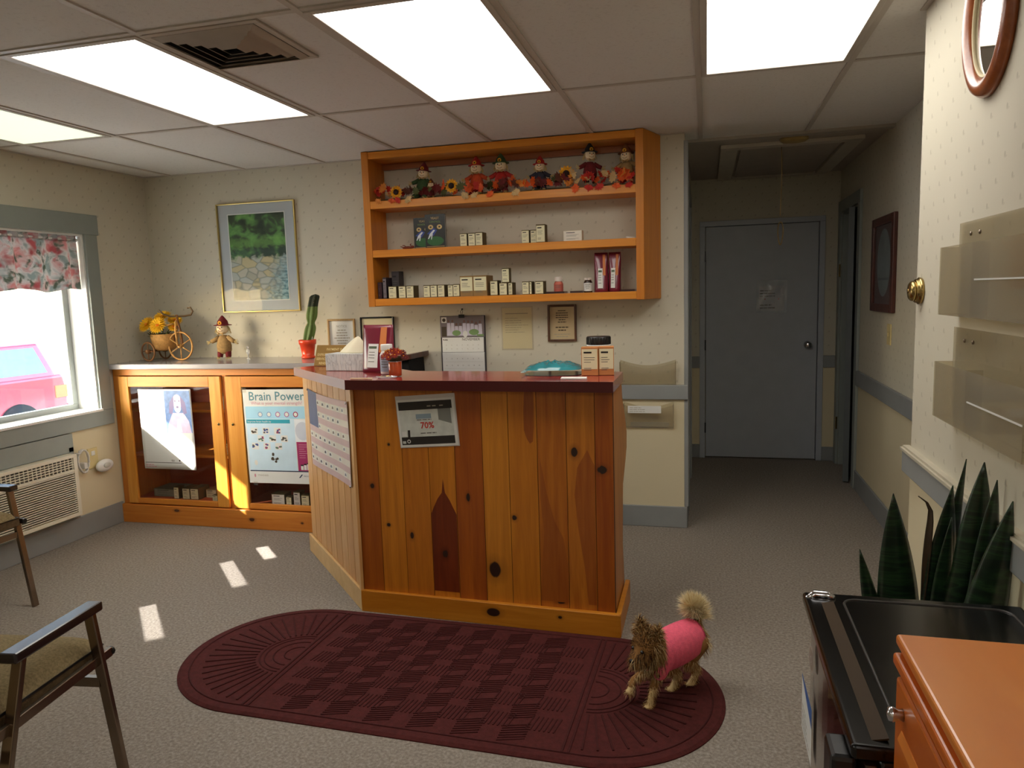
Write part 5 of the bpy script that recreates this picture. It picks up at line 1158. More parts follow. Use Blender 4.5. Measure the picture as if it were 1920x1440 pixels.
# ------------------------------------------------------------------ hallway things
L = (.53, YE, 1.27); t = thing('door_notice', 'clear plastic sleeve with a notice stuck on the hallway door', 'notice', L)
Fm = Matrix.Translation(-V(L)) @ BACK(.412, YE+.0045, 1.268)
m = MB(Fm).sheet(lambda u, v: (u*.245, v*.272, .004+.004*math.sin(u*9)*math.sin(v*7)), 16, 16, glassy('sleeve_film', (.93, .95, .97), .15, .06, .8)); m.build('sleeve', t)
m = MB(Fm).box((.02, .015, 0), (.225, .225, .001), pm('notice_sheet', rgb(196, 196, 200), .6)); s_ = m.build('sheet', t)
m = MB(Fm @ Matrix.Translation((0, 0, .0014))); lines(m, .03, .21, .13, .20, 3, INK, 'L', .3); m.disc(.07, .115, .006, .006, pm('red_dot', rgb(170, 60, 60), .5)); m.disc(.18, .115, .006, .006, _M['red_dot']); lines(m, .03, .21, .03, .08, 2, INK, 'L', .3); m.build('lettering', s_)
# picture on the hallway right wall
L = (XH, 4.99, 1.31); t = thing('oval_mat_picture', 'tall dark-framed picture with oval mat on the hallway right wall', 'picture', L)
RW = wood('mahogany_frame', rgb(62, 24, 16), rgb(92, 40, 26), (18, 18, 3))
y0, y1, z0, z1, fw = 4.70, 5.28, 1.312, 1.892, .05; m = W(L)
for a, b in (((XH-.025, y0, z0), (XH, y0+fw, z1)), ((XH-.025, y1-fw, z0), (XH, y1, z1)), ((XH-.025, y0+fw, z0), (XH, y1-fw, z0+fw)), ((XH-.025, y0+fw, z1-fw), (XH, y1-fw, z1))): m.box(a, b, RW)
m.build('frame', t, bevel=.005)
MR = pm('rose_mat', rgb(96, 62, 62), .7, var=.15, vs=40); 
m = MB(Matrix.Translation(-V(L)) @ RIGHT(XH-.008, y1-fw, z0+fw)); pw, ph = y1-y0-2*fw, z1-z0-2*fw
m.rect(0, 0, pw, ph, MR); m.build('mat', t)
m = MB(Matrix.Translation(-V(L)) @ RIGHT(XH-.010, y1-fw, z0+fw)); m.disc(pw/2, ph*.52, pw*.36, ph*.43, pm('misty_print', rgb(128, 142, 148), .4, var=.18, vs=12), 0, 40); m.rect(pw*.22, ph*.3, pw*.78, ph*.33, pm('misty_line', rgb(98, 112, 116), .5), .0004); m.build('oval_print', t)
for k in range(4): pass
W(L).box((XH-.016, y0+fw, z0+fw), (XH-.0145, y1-fw, z1-fw), GLASS).build('glazing', t)
L = (XH, 4.82, 1.12); t = thing('light_switch', 'beige light switch plate below the hallway picture', 'switch', L)
W(L).box((XH-.007, 4.775, 1.12), (XH, 4.862, 1.245), pm('beige_plastic', rgb(214, 196, 140), .5)).build('plate', t, bevel=.002)
W(L).box((XH-.014, 4.812, 1.17), (XH-.007, 4.826, 1.195), _M['beige_plastic']).build('toggle', t, bevel=.002)

# ------------------------------------------------------------------ right wall things
L = (XR, 2.262, 2.172); t = thing('oval_mirror', 'oval mirror in a rounded reddish wood frame high on the right wall', 'mirror', L)
OW = wood('mirror_frame_wood', rgb(130, 66, 30), rgb(162, 90, 46), (10, 10, 10), .28, coat=.5)
m = MB(); n = 56; ry, rz = .148, .185; ppr = [(-.028, .0), (-.030, .012), (-.020, .024), (0, .030), (.014, .024), (.022, .012), (.022, 0)]
vs = []; 
for k in range(n):
    a = 2*PI*k/n
    for dr_, hx_ in ppr: vs.append((-hx_-.001, (ry+dr_)*math.cos(a), (rz+dr_)*math.sin(a)))
q = len(ppr); m.add(vs, [(k*q+i, k*q+(i+1) % q, ((k+1) % n)*q+(i+1) % q, ((k+1) % n)*q+i) for k in range(n) for i in range(q)], OW, True); m.build('frame', t)
m = MB(); vs = []
for k in range(n):
    a = 2*PI*k/n
    for dr_, hx_ in ((-.036, .006), (-.034, .014), (-.029, .014), (-.028, .004)): vs.append((-hx_-.001, (ry+dr_)*math.cos(a), (rz+dr_)*math.sin(a)))
m.add(vs, [(k*4+i, k*4+(i+1) % 4, ((k+1) % n)*4+(i+1) % 4, ((k+1) % n)*4+i) for k in range(n) for i in range(4)], pm('cream_inner_ring', rgb(206, 190, 150), .5), True); m.build('inner_ring', t)
m = MB(); m.poly([(-.008, (ry-.032)*math.cos(2*PI*k/n), (rz-.032)*math.sin(2*PI*k/n)) for k in range(n)][::-1], pm('mirror_glass', rgb(225, 225, 222), .02, 1, var=0)); m.build('mirror_glass', t)
L = (XR, 2.84, 1.457); RX = Matrix.Rotation(-PI/2, 3, 'Y')
t = thing('wall_bell', 'round stepped brass fitting like a door knob near the end of the right wall', 'bell', L)
MB().lathe([(.044, .0), (.046, .003), (.046, .010), (.042, .013), (.040, .015), (.041, .019), (.038, .022)], BRASS, 30, R=RX).build('base_ring', t)
MB().lathe([(.034, .020), (.035, .028), (.033, .034), (.027, .039), (.016, .042), (0, .043)], BRASS, 30, R=RX).build('dome', t)
m = MB().lathe([(.009, .042), (.009, .0435), (0, .044)], BRASS, 20, R=RX); m.build('push_button', t)
def holder(z0, z1, zp, ya, yb, label, lines_):
    L = (XR, (ya+yb)/2, z0); t = thing('brochure_holder', label, 'wall pocket', L, group='tinted acrylic brochure holders on the right wall')
    W(L).box((XR-.006, yb, z0), (XR-.003, ya, z1), TANCLEAR).build('back_plate', t)
    W(L).box((XR-.055, yb, z0), (XR-.052, ya, zp), TANCLEAR).box((XR-.052, ya-.003, z0), (XR-.006, ya, zp), TANCLEAR).box((XR-.052, yb, z0), (XR-.006, ya-.003, z0+.003), TANCLEAR).build('front_pocket', t)
    W(L).box((XR-.057, ya-.30, (z0+zp)/2), (XR-.0555, yb, (z0+zp)/2+.004), PAPER).build('bright_edge', t)
    W(L).box((XR-.050, (ya+yb)/2+.06, z0+.003), (XR-.010, (ya+yb)/2+.063, zp), CLEAR).build('divider', t)
    for yy in (ya-.10, ya-.17): W(L).lathe([(.006, 0), (.006, .003), (0, .005)], STEEL, 12, (XR-.006, yy, z1-.035), RX).build('screw', t)
holder(1.39, 1.652, 1.585, 2.44, 1.80, 'upper tinted acrylic brochure holder on the right wall', 1)
holder(1.085, 1.352, 1.25, 2.455, 1.80, 'lower tinted acrylic brochure holder on the right wall', 0)

# ------------------------------------------------------------------ black compact fridge
L = (.46, 1.46, 0); fr = thing('compact_fridge', 'glossy black compact fridge with stickers on its door beside the orange dresser', 'fridge', L)
fx, fX, fy0, fy1, fz = .222, .665, 1.160, 1.765, .78
W(L).box((fx+.04, fy0+.005, .03), (fX, fy1-.005, fz-.03), BLACK).build('cabinet_body', fr, bevel=.006)
BRN = pm('fridge_brown_black', rgb(38, 20, 16), .16, var=.1, coat=.7)
m = W(L); dn = 10
prof = [(fx+.036, fy0)]+[(fx-.0+.018*(abs(2*k/dn-1)**2.5), fy0+(fy1-fy0)*k/dn) for k in range(dn+1)]+[(fx+.036, fy1)]
m.extr([(x, y, .05) for x, y in prof], (0, 0, fz-.035-.05), BRN); dd = m.build('door', fr, bevel=.003)
W(L).box((fx-.003, fy0, fz-.030), (fX+.005, fy1+.003, fz-.004), GLOSSB).build('top_slab', fr, bevel=.008, seg=4)
m = W(L)   # raised rim round a sunken top
ix0, ix1, iy0, iy1 = .300, .635, 1.235, 1.735
def rr(x0, x1, y0, y1, r_, z): return [(cx_+r_*math.cos(a), cy_+r_*math.sin(a), z) for cx_, cy_, s_ in ((x1-r_, y1-r_, 0), (x0+r_, y1-r_, PI/2), (x0+r_, y0+r_, PI), (x1-r_, y0+r_, 1.5*PI)) for a in [s_+PI/2*k/6 for k in range(7)]]
m.tube([V(p)-V(L)+V(L) for p in rr(ix0, ix1, iy0, iy1, .03, fz-.0045)], .0035, pm('rim_grey', rgb(46, 43, 40), .4), 6, closed=True); m.build('top_rim', fr)
m = W(L).extr([(fx+.03, fy0+.02, fz-.004), (fx+.055, fy0+.02, fz+.002), (fx+.055, fy1-.06, fz+.002), (fx+.03, fy1-.06, fz-.004)], (0, 0, -.003), pm('bronze_strip', rgb(62, 46, 26), .6, spec=.2)); m.build('bronze_strip', fr)
m = W(L).tube([(fx+.004, fy1-.030, fz-.010), (fx+.020, fy1-.020, fz-.001), (fx+.048, fy1-.022, fz-.001), (fx+.062, fy1-.032, fz-.002)], [.008, .010, .010, .006], CHROME, 10); m.build('corner_cap', fr)
m = W(L).box((fx-.030, fy0+.015, fz-.115), (fx+.01, fy0+.085, fz-.035), BLACK); hdl = m.build('handle_mount', fr, bevel=.008)
m = W(L).box((fx-.034, fy0+.028, fz-.60), (fx-.018, fy0+.044, fz-.11), STEEL).box((fx-.034, fy0+.052, fz-.60), (fx-.018, fy0+.066, fz-.11), STEEL); m.build('handle_bar', fr, bevel=.003)
W(L).box((fx-.028, fy0+.015, .12), (fx+.01, fy0+.085, .19), BLACK).build('handle_mount', fr, bevel=.008)
m = W(L)
for x in (fx+.07, fX-.04):
    for y in (fy0+.04, fy1-.04): m = W(L).lathe([(.018, 0), (.018, .03), (0, .031)], BLACK, 14, (x, y, 0)); m.build('foot', fr)
def onleft(y, z, o): return Matrix.Translation(-V(L)) @ frame((fx-o, y, z), (0, -1, 0), (0, 0, 1))
STG = pm('sticker_grey', rgb(176, 172, 162), .4); STB = pm('sticker_blue', rgb(60, 105, 175), .4)
m = MB(onleft(1.60, .693, .0035)).disc(0, 0, .036, .030, STG, 0, 26).disc(0, 0, .028, .023, pm('sticker_tan', rgb(150, 142, 130), .4), .0004, 26).text('Q', -.008, -.008, .022, PAPER, .0008); m.build('round_sticker', dd)
m = MB(onleft(1.735, .46, .0035)).rect(0, 0, .16, .13, PAPER).poly([(0, .13, .0004), (.16, .13, .0004), (.16, .085, .0004), (.0, .125, .0004)], STB); lines(m, .01, .13, .01, .07, 4, INK2, 'L', .25); m.build('energy_label', dd)

# ------------------------------------------------------------------ orange wooden dresser
OR1 = wood('orange_maple', rgb(204, 100, 24), rgb(218, 118, 40), (2.5, 2.5, 9), .33, coat=.4); OR2 = wood('orange_maple_top', rgb(216, 122, 42), rgb(228, 142, 62), (3, 1, 3), .3, coat=.4)
L = (.48, .82, 0); dz = .98; dx0, dx1, dy0, dy1 = .276, .70, .50, 1.118
ds = thing('dresser', 'orange stained wooden dresser with moulded top in the near right corner', 'dresser', L)
W(L).box((dx0+.005, dy0+.01, .06), (dx1, dy1-.008, dz-.045), OR1).build('carcass', ds, bevel=.003)
m = W(L).box((dx0-.008, dy0-.005, dz-.016), (dx1, dy1+.008, dz), OR2).box((dx0-.003, dy0, dz-.026), (dx1, dy1+.004, dz-.016), OR1).box((dx0-.012, dy0-.008, dz-.044), (dx1, dy1+.004, dz-.026), OR1); m.build('top_board', ds, bevel=.005, seg=3)
W(L).box((dx0+.02, dy0+.04, 0), (dx1-.02, dy1-.03, .06), OR1).build('plinth', ds)
for z0, z1 in ((.72, .925), (.50, .71), (.28, .49), (.07, .27)):
    dw = W(L).box((dx0-.010, dy0+.02, z0), (dx0+.004, dy1-.012, z1), OR1).build('drawer', ds, bevel=.004)
    m = W(L).extr([(dx0-.0105, dy1-.05, z1-.06), (dx0-.0105, dy0+.06, z1-.06), (dx0-.016, dy0+.06, z1-.075), (dx0-.016, dy1-.05, z1-.075)], (.004, 0, -.006), OR2); m.build('pull_ledge', dw, bevel=.002)
    W(L).lathe([(.009, 0), (.007, .006), (.011, .014), (.009, .019), (0, .021)], CHROME, 16, (dx0-.010, dy1-.055, z1-.036), RX).build('knob', dw)
L = (.56, 1.03, dz); wb = thing('white_box', 'plain white carton standing on the back of the orange dresser', 'box', L)
W(L).box((.442, .97, dz), (.67, 1.09, dz+.17), PAPER).build('carton', wb, bevel=.002)
W(L).box((.442, 1.028, dz+.1702), (.67, 1.032, dz+.1706), INK2).box((.448, 1.0905, dz+.02), (.664, 1.091, dz+.026), INK2).build('seam', wb)

# ------------------------------------------------------------------ snake plant
L = (.53, 2.08, 0); sp_ = thing('snake_plant', 'dark green potted snake plant standing behind the black fridge', 'plant', L)
MB().lathe([(.10, 0), (.105, .004), (.13, .22), (.138, .225), (.138, .25), (.128, .25), (.12, .20)], pm('brown_pot', rgb(110, 72, 50), .6, var=.1), 30).build('pot', sp_)
MB().lathe([(.119, .215), (.06, .225), (0, .222)], pm('dark_soil', rgb(45, 34, 26), .95, bmp=.003), 20).build('soil', sp_)
def leafmat():
    m, nt, b = nodes('snake_leaf'); co = objco(nt, (3, 3, 26)); n = noise(nt, co, 1.6, 3, 1.4)
    c = ramp(nt, n, [(.40, rgb(20, 36, 24)), (.52, rgb(30, 52, 32)), (.60, rgb(42, 70, 40)), (.64, rgb(24, 42, 26))])
    nt.links.new(c, b.inputs['Base Color']); b.inputs['Roughness'].default_value = .35; b.inputs['Coat Weight'].default_value = .3; return m
LF = leafmat(); DRY = pm('dry_leaf', rgb(66, 50, 30), .7, var=.3)
def leaf(b, tip, w_, twist=0, mat=LF, bend=(0, 0, 0), curl=False, face=0, wprof=.62):
    b, tip = V(b), V(tip); bd = V(bend)
    def f(u, v):
        p = b.lerp(tip, v)+bd*math.sin(PI*v)
        if curl: p += V((-.035*max(0, v-.9)**1*10*(v-.9)*10*.1*10 if v > .9 else 0, 0, -.02*((v-.9)*10)**2 if v > .9 else 0))
        a = face+twist*v; s = (u-.5)*2
        ww = w_*(math.sin(PI*min(1, (v*.9+.18)))**.8 if v < wprof else (1-((v-wprof)/(1-wprof))**2.0)*math.sin(PI*min(1, (wprof*.9+.18)))**.8)
        ww = max(ww, .0012)
        d = V((math.cos(a), math.sin(a), 0)); nrm = V((-math.sin(a), math.cos(a), 0))
        return tuple(p+d*s*ww*.5+nrm*(.18*ww*(s*s)))
    MB().sheet(f, 8, 26, mat).build('leaf', sp_, solid=.003)
P = lambda x, y, z: (x-L[0], y-L[1], z)
leaf(P(.50, 2.10, .20), P(.408, 2.12, .765), 0.061, .2, bend=(.012, 0, 0))
leaf(P(.52, 2.11, .20), P(.487, 2.12, .925), 0.122, .3, bend=(.014, 0, 0), wprof=.52)
leaf(P(.56, 2.12, .20), P(.583, 2.12, .94), 0.041, 2.6, DRY, curl=True)
leaf(P(.585, 2.11, .20), P(.626, 2.11, .955), 0.104, .4, bend=(.0, 0, 0), wprof=.62)
leaf(P(.60, 2.14, .20), P(.664, 2.14, 1.02), 0.051, .2, bend=(-.01, 0, 0), wprof=.5)
leaf(P(.59, 2.05, .20), P(.674, 2.04, 1.035), 0.112, -.2, bend=(.012, 0, 0), wprof=.66)
leaf(P(.62, 2.00, .20), P(.683, 1.98, 1.005), 0.085, .2, bend=(.008, 0, 0), wprof=.66)
leaf(P(.60, 1.97, .20), P(.690, 1.90, .975), 0.104, -.3, bend=(-.004, 0, 0), wprof=.5)
leaf(P(.575, 2.06, .20), P(.615, 2.07, .88), 0.073, .5)

# ------------------------------------------------------------------ waiting room armchairs
MTL = pm('bronze_tube', rgb(138, 122, 106), .25, .95, var=.1); ARM = pm('arm_pad', rgb(38, 28, 26), .25, var=.1, coat=.4)
TWEED = pm('tweed_fabric', rgb(134, 118, 86), .95, var=.25, vs=150, bmp=.002, bs=350, spec=.1); TWD = pm('tweed_side', rgb(92, 74, 52), .95, var=.25, vs=60, bmp=.002, bs=250, spec=.1)
def armchair(loc, rz, label):
    t = thing('waiting_room_chair', label, 'chair', loc, rz, 'bronze-framed waiting room armchairs')
    zs = .455
    for s in (-1, 1):
        x = s*.265
        MB().bar((x+s*.0, .215, .60), (x+s*.02, .275, 0.0), .030, .018, MTL, up=(0, 1, 0)).build('leg', t, bevel=.003)
        MB().bar((x, -.045, .60), (x+s*.02, -.25, 0.0), .030, .018, MTL, up=(0, 1, 0)).build('leg', t, bevel=.003)
        m = MB().extr([(x-.026, -.085, .600), (x+.026, -.085, .600), (x+.024, .245, .600), (x-.024, .245, .600)], (0, 0, .028), ARM); m.build('armrest', t, bevel=.006)
        MB().bar((x, -.30, .435), (x, .285, .45), .016, .028, MTL).tube([(x, .283, .45), (x, .292, .45)], .014, BLACK, 8).build('side_rail', t, bevel=.002)
    def cush(u, v):
        e = (1-abs(2*u-1)**8)*(1-abs(2*v-1)**8)
        return ((u-.5)*.49, -.25+v*.53, .47+.045*e**.4+.01*math.sin(PI*u)*math.sin(PI*v))
    m = MB().sheet(cush, 24, 24, TWEED); m.box((-.245, -.25, .435), (.245, .28, .470), TWD); m.build('seat', t)
    MB().tube([(-.245, -.25, .472), (.245, -.25, .472), (.245, .28, .472), (-.245, .28, .472)], .004, BLACK, 6, closed=True).build('piping', t)
    m = MB(); m.bar((-.265, .235, .38), (.265, .235, .38), .016, .03, MTL, up=(0, 0, 1)); m.build('front_stretcher', t)
    m = MB(); m.bar((-.265, -.16, .38), (.265, -.16, .38), .016, .03, MTL); m.build('rear_stretcher', t)
    for s in (-1, 1): MB().bar((s*.20, -.26, .43), (s*.20, -.36, .84), .025, .016, MTL, up=(0, 1, 0)).build('back_post', t, bevel=.002)
    m = MB(frame((-.235, -.275, .50), (1, 0, 0), (0, -.09, .36))); m.box((0, 0, -.025), (.47, .36, .025), TWEED); m.build('backrest', t, bevel=.018, seg=3)
    return t
armchair((-1.975, 1.415, 0), .13, 'bronze metal armchair with tweed seat at the near left corner facing the back wall')
armchair((-3.545, 2.525, 0), -PI/2, 'bronze metal armchair against the window wall beside the air conditioner')

# ------------------------------------------------------------------ the little dog
FT = pm('fur_tan', rgb(150, 108, 62), .9, var=.25, vs=60, spec=.2); FD = pm('fur_dark', rgb(66, 44, 28), .9, var=.2, spec=.2); FC2 = pm('fur_pale', rgb(250, 234, 196), .9, var=.1, spec=.2); FC = pm('fur_cream', rgb(222, 194, 140), .9, var=.15, spec=.2)
PINK = pm('pink_knit', rgb(240, 98, 124), .85, var=.08, vs=90, bmp=.002, bs=220); PINKD = pm('pink_knit_hem', rgb(190, 50, 88), .85, var=.08)
L = (-.115, 2.60, .012); dog = thing('dog', 'small tan long-haired terrier in a pink sweater walking over the mat', 'dog', L)
T0 = Matrix.Translation(-V(L))
sh_, hp = V((-.165, 2.555, .190)), V((-.050, 2.685, .200)); ax = (hp-sh_).normalized(); sd = V((ax.y, -ax.x, 0)).normalized()  # sd: dog's left/right axis
hd_ = V((-.198, 2.468, .258)); look = V((-.62, -.72, -.30)).normalized()
b = MB()
def cap(p, q, r0, r1, n=7):
    p, q = V(p), V(q)
    for k in range(n): u = k/(n-1); b.ell(p.lerp(q, u), r0+(r1-r0)*u, FT, 12, 8)
for k in range(9):
    u = k/8; c = sh_.lerp(hp, u); rr_ = .058+.006*math.sin(PI*u)-.004*u; b.ell(c-V((0, 0, .006*(1-u))), (rr_, rr_, rr_*1.06), FT, 14, 10)
cap(sh_+V((0, 0, .01)), hd_-look*.02, .045, .036); b.ell(hd_, (.051, .051, .047), FT, 14, 10)
cap(hd_+look*.03-V((0, 0, .010)), hd_+look*.058-V((0, 0, .015)), .026, .019, 4)
feet = {'fl': V((-.192, 2.505, .014)), 'fr': V((-.262, 2.520, .058)), 'hl': V((-.050, 2.690, .014)), 'hr': V((-.118, 2.640, .014))}
# front legs: shoulder, elbow, wrist, paw
def chain(pts, rs):
    for i in range(len(pts)-1): cap(pts[i], pts[i+1], rs[i], rs[i+1], 6)
f = feet['fl']; chain([sh_+sd*(-.035)*-1+V((0, 0, -.02)), V((f.x+.022, f.y+.045, .105)), V((f.x+.004, f.y+.008, .045)), f], [.028, .018, .0125, .0135]); b.ell(f+look*.010-V((0, 0, .002)), (.016, .018, .011), FT)
f = feet['fr']; chain([sh_-sd*.035+V((0, 0, -.02)), V((f.x+.055, f.y+.030, .118)), V((f.x+.010, f.y+.018, .088)), f], [.028, .018, .0125, .0135]); b.ell(f+look*.008-V((0, 0, .004)), (.014, .016, .011), FT)
for key, s in (('hl', 1), ('hr', -1)):
    f = feet[key]; hj = hp+sd*.035*s+V((0, 0, -.01)); knee = V((f.x-.012, f.y-.022, .105)); hock = V((f.x+.022, f.y+.026, .058))
    chain([hj, knee, hock, f], [.038, .024, .0135, .014]); b.ell(f+look*.012-V((0, 0, .002)), (.016, .018, .011), FT)
# tail root and ears
tl = [hp+V((.018, .030, .035)), hp+V((.024, .036, .068)), hp+V((.014, .030, .098)), hp+V((-.002, .016, .112))]
chain(tl, [.016, .015, .014, .010])
lr = look.cross(V((0, 0, 1))).normalized()
for s in (-1, 1):
    base = hd_+lr*.034*s+V((0, 0, .034))-look*.010; tipe = base+lr*.014*s+V((0, 0, .040)); cap(base, tipe, .013, .005, 5)
bv, bf = baked(b, .0045, 3)
body = MB(T0).add(bv, bf, FT, True)
for i, fc_ in enumerate(bf):
    c = sum((bv[k] for k in fc_), V((0, 0, 0)))/len(fc_)
    if (c-tl[2]).length < .05 and c.z > .275 and c.y > 2.66: body.mi[i] = body.mid(FC)
    elif c.z < .07: body.mi[i] = body.mid(FC)
bo = body.build('body', dog)
# sweater: a shell round the trunk
s_ = MB()
for k in range(9):
    u = -.10+k/8*1.08; c = sh_.lerp(hp, u); rr_ = .064+.006*math.sin(PI*max(0, min(1, u)))-(.010 if k == 0 else 0); s_.ell(c-V((0, 0, .004*(1-u))), (rr_, rr_, rr_*1.06), PINK, 16, 12)
sl_ = sh_+sd*.036+V((0, 0, -.03)); 
for q_ in (sh_+sd*.034, sh_-sd*.034):
    for k in range(4): s_.ell(q_+V((-.006*k, -.006*k, -.012-.014*k)), .032-.002*k, PINK, 12, 8)
sv, sf_ = baked(s_, .005, 3)
m = MB(T0); keep = [f for f in sf_ if -.045 < (sum((sv[k] for k in f), V((0, 0, 0)))/len(f)-sh_).dot(ax) < .183]
m.add(sv, keep, PINK, True); sw = m.build('sweater', dog, solid=.002)
def ring(c, axis, r_, rz_, th, mat):
    a1 = axis.cross(V((0, 0, 1))).normalized(); a2 = a1.cross(axis).normalized()
    return MB(T0).tube([c+a1*r_*math.cos(a)+a2*rz_*math.sin(a) for a in [2*PI*k/30 for k in range(30)]], th, mat, 8, closed=True)
ring(sh_-ax*.034+V((0, 0, -.002)), ax, .051, .056, .006, PINKD).build('collar', sw); ring(sh_+ax*.180, ax, .061, .065, .004, PINKD).build('hem', sw)
# face
up_ = lr.cross(look).normalized()
m = MB(T0)
m.ell(hd_+look*.077-V((0, 0, .012)), (.0095, .0095, .0075), BLACK, 12, 8); m.build('nose', dog)
for s in (-1, 1): MB(T0).ell(hd_+look*.046+lr*.021*s+V((0, 0, .010)), .0072, pm('eye_dark', rgb(20, 12, 10), .1, coat=.8), 12, 8).build('eye', dog)
m = MB(T0).tube([hd_+look*.056+lr*.016-V((0, 0, .030)), hd_+look*.073-V((0, 0, .030)), hd_+look*.056-lr*.016-V((0, 0, .030))], .0018, BLACK, 6); m.build('mouth', dog)
# long coat
R_ = random.Random(21)
def strands(name, test, n, ln, mats, flow, wd=.0020):
    m = MB(T0); cand = [f for f in bf if test(sum((bv[k] for k in f), V((0, 0, 0)))/len(f))]
    if not cand: return
    for _ in range(n):
        f = R_.choice(cand); a, b_, c = bv[f[0]], bv[f[1]], bv[f[2]]
        u, v = R_.random(), R_.random()
        if u+v > 1: u, v = 1-u, 1-v
        p = a+(b_-a)*u+(c-a)*v; nr = (b_-a).cross(c-a).normalized()
        d = (nr*.55+V(flow(p))+V((R_.uniform(-.3, .3), R_.uniform(-.3, .3), R_.uniform(-.3, .3)))).normalized()
        l = ln*R_.uniform(.6, 1.2); s = d.cross(nr)
        s = (s if s.length > .05 else V((1, 0, 0))).normalized()*wd*.5
        q1 = p+d*l*.55; q2 = p+d*l-V((0, 0, l*.25)) if name != 'tail_plume' else p+d*l
        for q_ in (q1, q2): q_.z = max(q_.z, .014)
        m.add([p-s-nr*.001, p+s-nr*.001, q1+s*.8, q1-s*.8, q2], [(0, 1, 2, 3), (3, 2, 4)], R_.choice(mats))
    m.build(name, dog)
inhead = lambda c: (c-hd_).length < .082 and (c-sh_).dot(ax) < -.035
strands('face_fur', lambda c: inhead(c) and .012 < (c-hd_).dot(look) < .044, 1300, .013, [FT, FD, FT], lambda p: tuple(-look*.5))
strands('head_fur', lambda c: inhead(c) and (c-hd_).dot(look) < .012, 2400, .034, [FT, FT, FD, FT, FC], lambda p: (0, 0, -.6) if p.z < hd_.z+.02 else (0, 0, .25))
strands('muzzle_fur', lambda c: (c-hd_).dot(look) > .03 and (c-hd_).length < .1 and (c-hd_-look*.077).length > .015 and c.z < hd_.z-.006, 1400, .024, [FT, FD, FT, FD], lambda p: (0, 0, -.9))
strands('ear_fur', lambda c: c.z > hd_.z+.040 and (c-hd_).length < .10, 700, .028, [FC, FT, FD], lambda p: (0, 0, .6))
strands('chest_fur', lambda c: (c-sh_).dot(ax) < -.02 and c.z < hd_.z-.02 and c.z > .12, 900, .032, [FT, FC, FD], lambda p: (0, 0, -.7))
strands('leg_fur', lambda c: c.z < .125, 2200, .018, [FT, FC, FT], lambda p: (0, 0, -.9))
strands('rump_fur', lambda c: (c-sh_).dot(ax) > .175 and c.z > .11 and c.z < .26, 700, .026, [FT, FC], lambda p: (0, 0, -.7))
strands('tail_plume', lambda c: (c-sh_).dot(ax) > .10 and c.z > .258 and (c-tl[0]).length < .14, 3400, .052, [FC2, FC, FC2, FC2], lambda p: (-.15, .0, .35))

# ------------------------------------------------------------------ outside the window
struct('ground', MB().box((-40, -20, -.55), (xo-.02, 40, -.45), pm('sunny_asphalt', rgb(205, 203, 200), .9, var=.05)))
struct('sun_cut_overhang', MB().box((-5.20, 0, 1.985), (xo, YB+.6, 2.12), WHITE))  # unseen slab added outside to cut off the top of the sun band
struct('outer_wall', MB().box((xo-.02, -1.7, -.45), (xo, WY0, 2.3), WHITE).box((xo-.02, WY1, -.45), (xo, YB+.6, 2.3), WHITE).box((xo-.02, WY0, -.45), (xo, WY1, WZ0-.02), WHITE))
CARP = pm('car_red', rgb(172, 66, 78), .25, var=.04, coat=.8); CGL = pm('car_glass', rgb(120, 148, 160), .08, coat=.5); TIRE = pm('tyre', rgb(30, 30, 30), .8)
L = (-9.9, 6.4, -.45); car = thing('car', 'red car parked outside the window', 'car', L)
def cp(x, y, z): return (x, y, z)
# profile in local y (length) / z ; rear at +y
prof = [(-2.25, .30), (-2.25, .72), (-2.05, .86), (-1.15, .98), (-.45, 1.42), (-.25, 1.47), (1.25, 1.47), (1.55, 1.40), (2.05, 1.02), (2.22, .95), (2.26, .60), (2.24, .30)]
m = MB()
for xs, xe, pr in ((-.86, .86, [(-2.25, .30), (-2.27, .70), (-2.1, .88), (-1.1, 1.0), (2.22, 1.0), (2.28, .72), (2.26, .30)]),):
    m.extr([(xs, y, z) for y, z in pr], (xe-xs, 0, 0), CARP)
m.build('car_body', car, bevel=.05, seg=3)
cab = [(-1.12, .99), (-.42, 1.44), (1.35, 1.46), (2.12, .99)]
m = MB(); tp = .74
m.add([(-.84, -1.12, .99), (.84, -1.12, .99), (.84, 2.12, .99), (-.84, 2.12, .99), (-tp, -.42, 1.44), (tp, -.42, 1.44), (tp, 1.95, 1.46), (-tp, 1.95, 1.46)], [(4, 5, 6, 7), (0, 1, 5, 4), (1, 2, 6, 5), (2, 3, 7, 6), (3, 0, 4, 7)], CARP); m.build('cabin', car, bevel=.03)
m = MB()
def sidewin(pts):
    for s in (-1, 1): m.poly([(s*(.848-(z-.99)*.222), y, z) for y, z in pts], CGL)
sidewin([(-.86, 1.04), (-.36, 1.38), (.28, 1.40), (.28, 1.04)]); sidewin([(.38, 1.04), (.38, 1.40), (1.15, 1.40), (1.15, 1.04)]); sidewin([(1.25, 1.04), (1.25, 1.40), (1.86, 1.40), (1.98, 1.04)])
m.poly([(-.72, -1.075, 1.03), (.72, -1.075, 1.03), (.64, -.47, 1.415), (-.64, -.47, 1.415)], CGL); m.poly([(-.72, 2.08, 1.03), (.72, 2.125, 1.03), (.64, 1.985, 1.41), (-.64, 1.985, 1.41)], CGL)
m.build('windows', car)
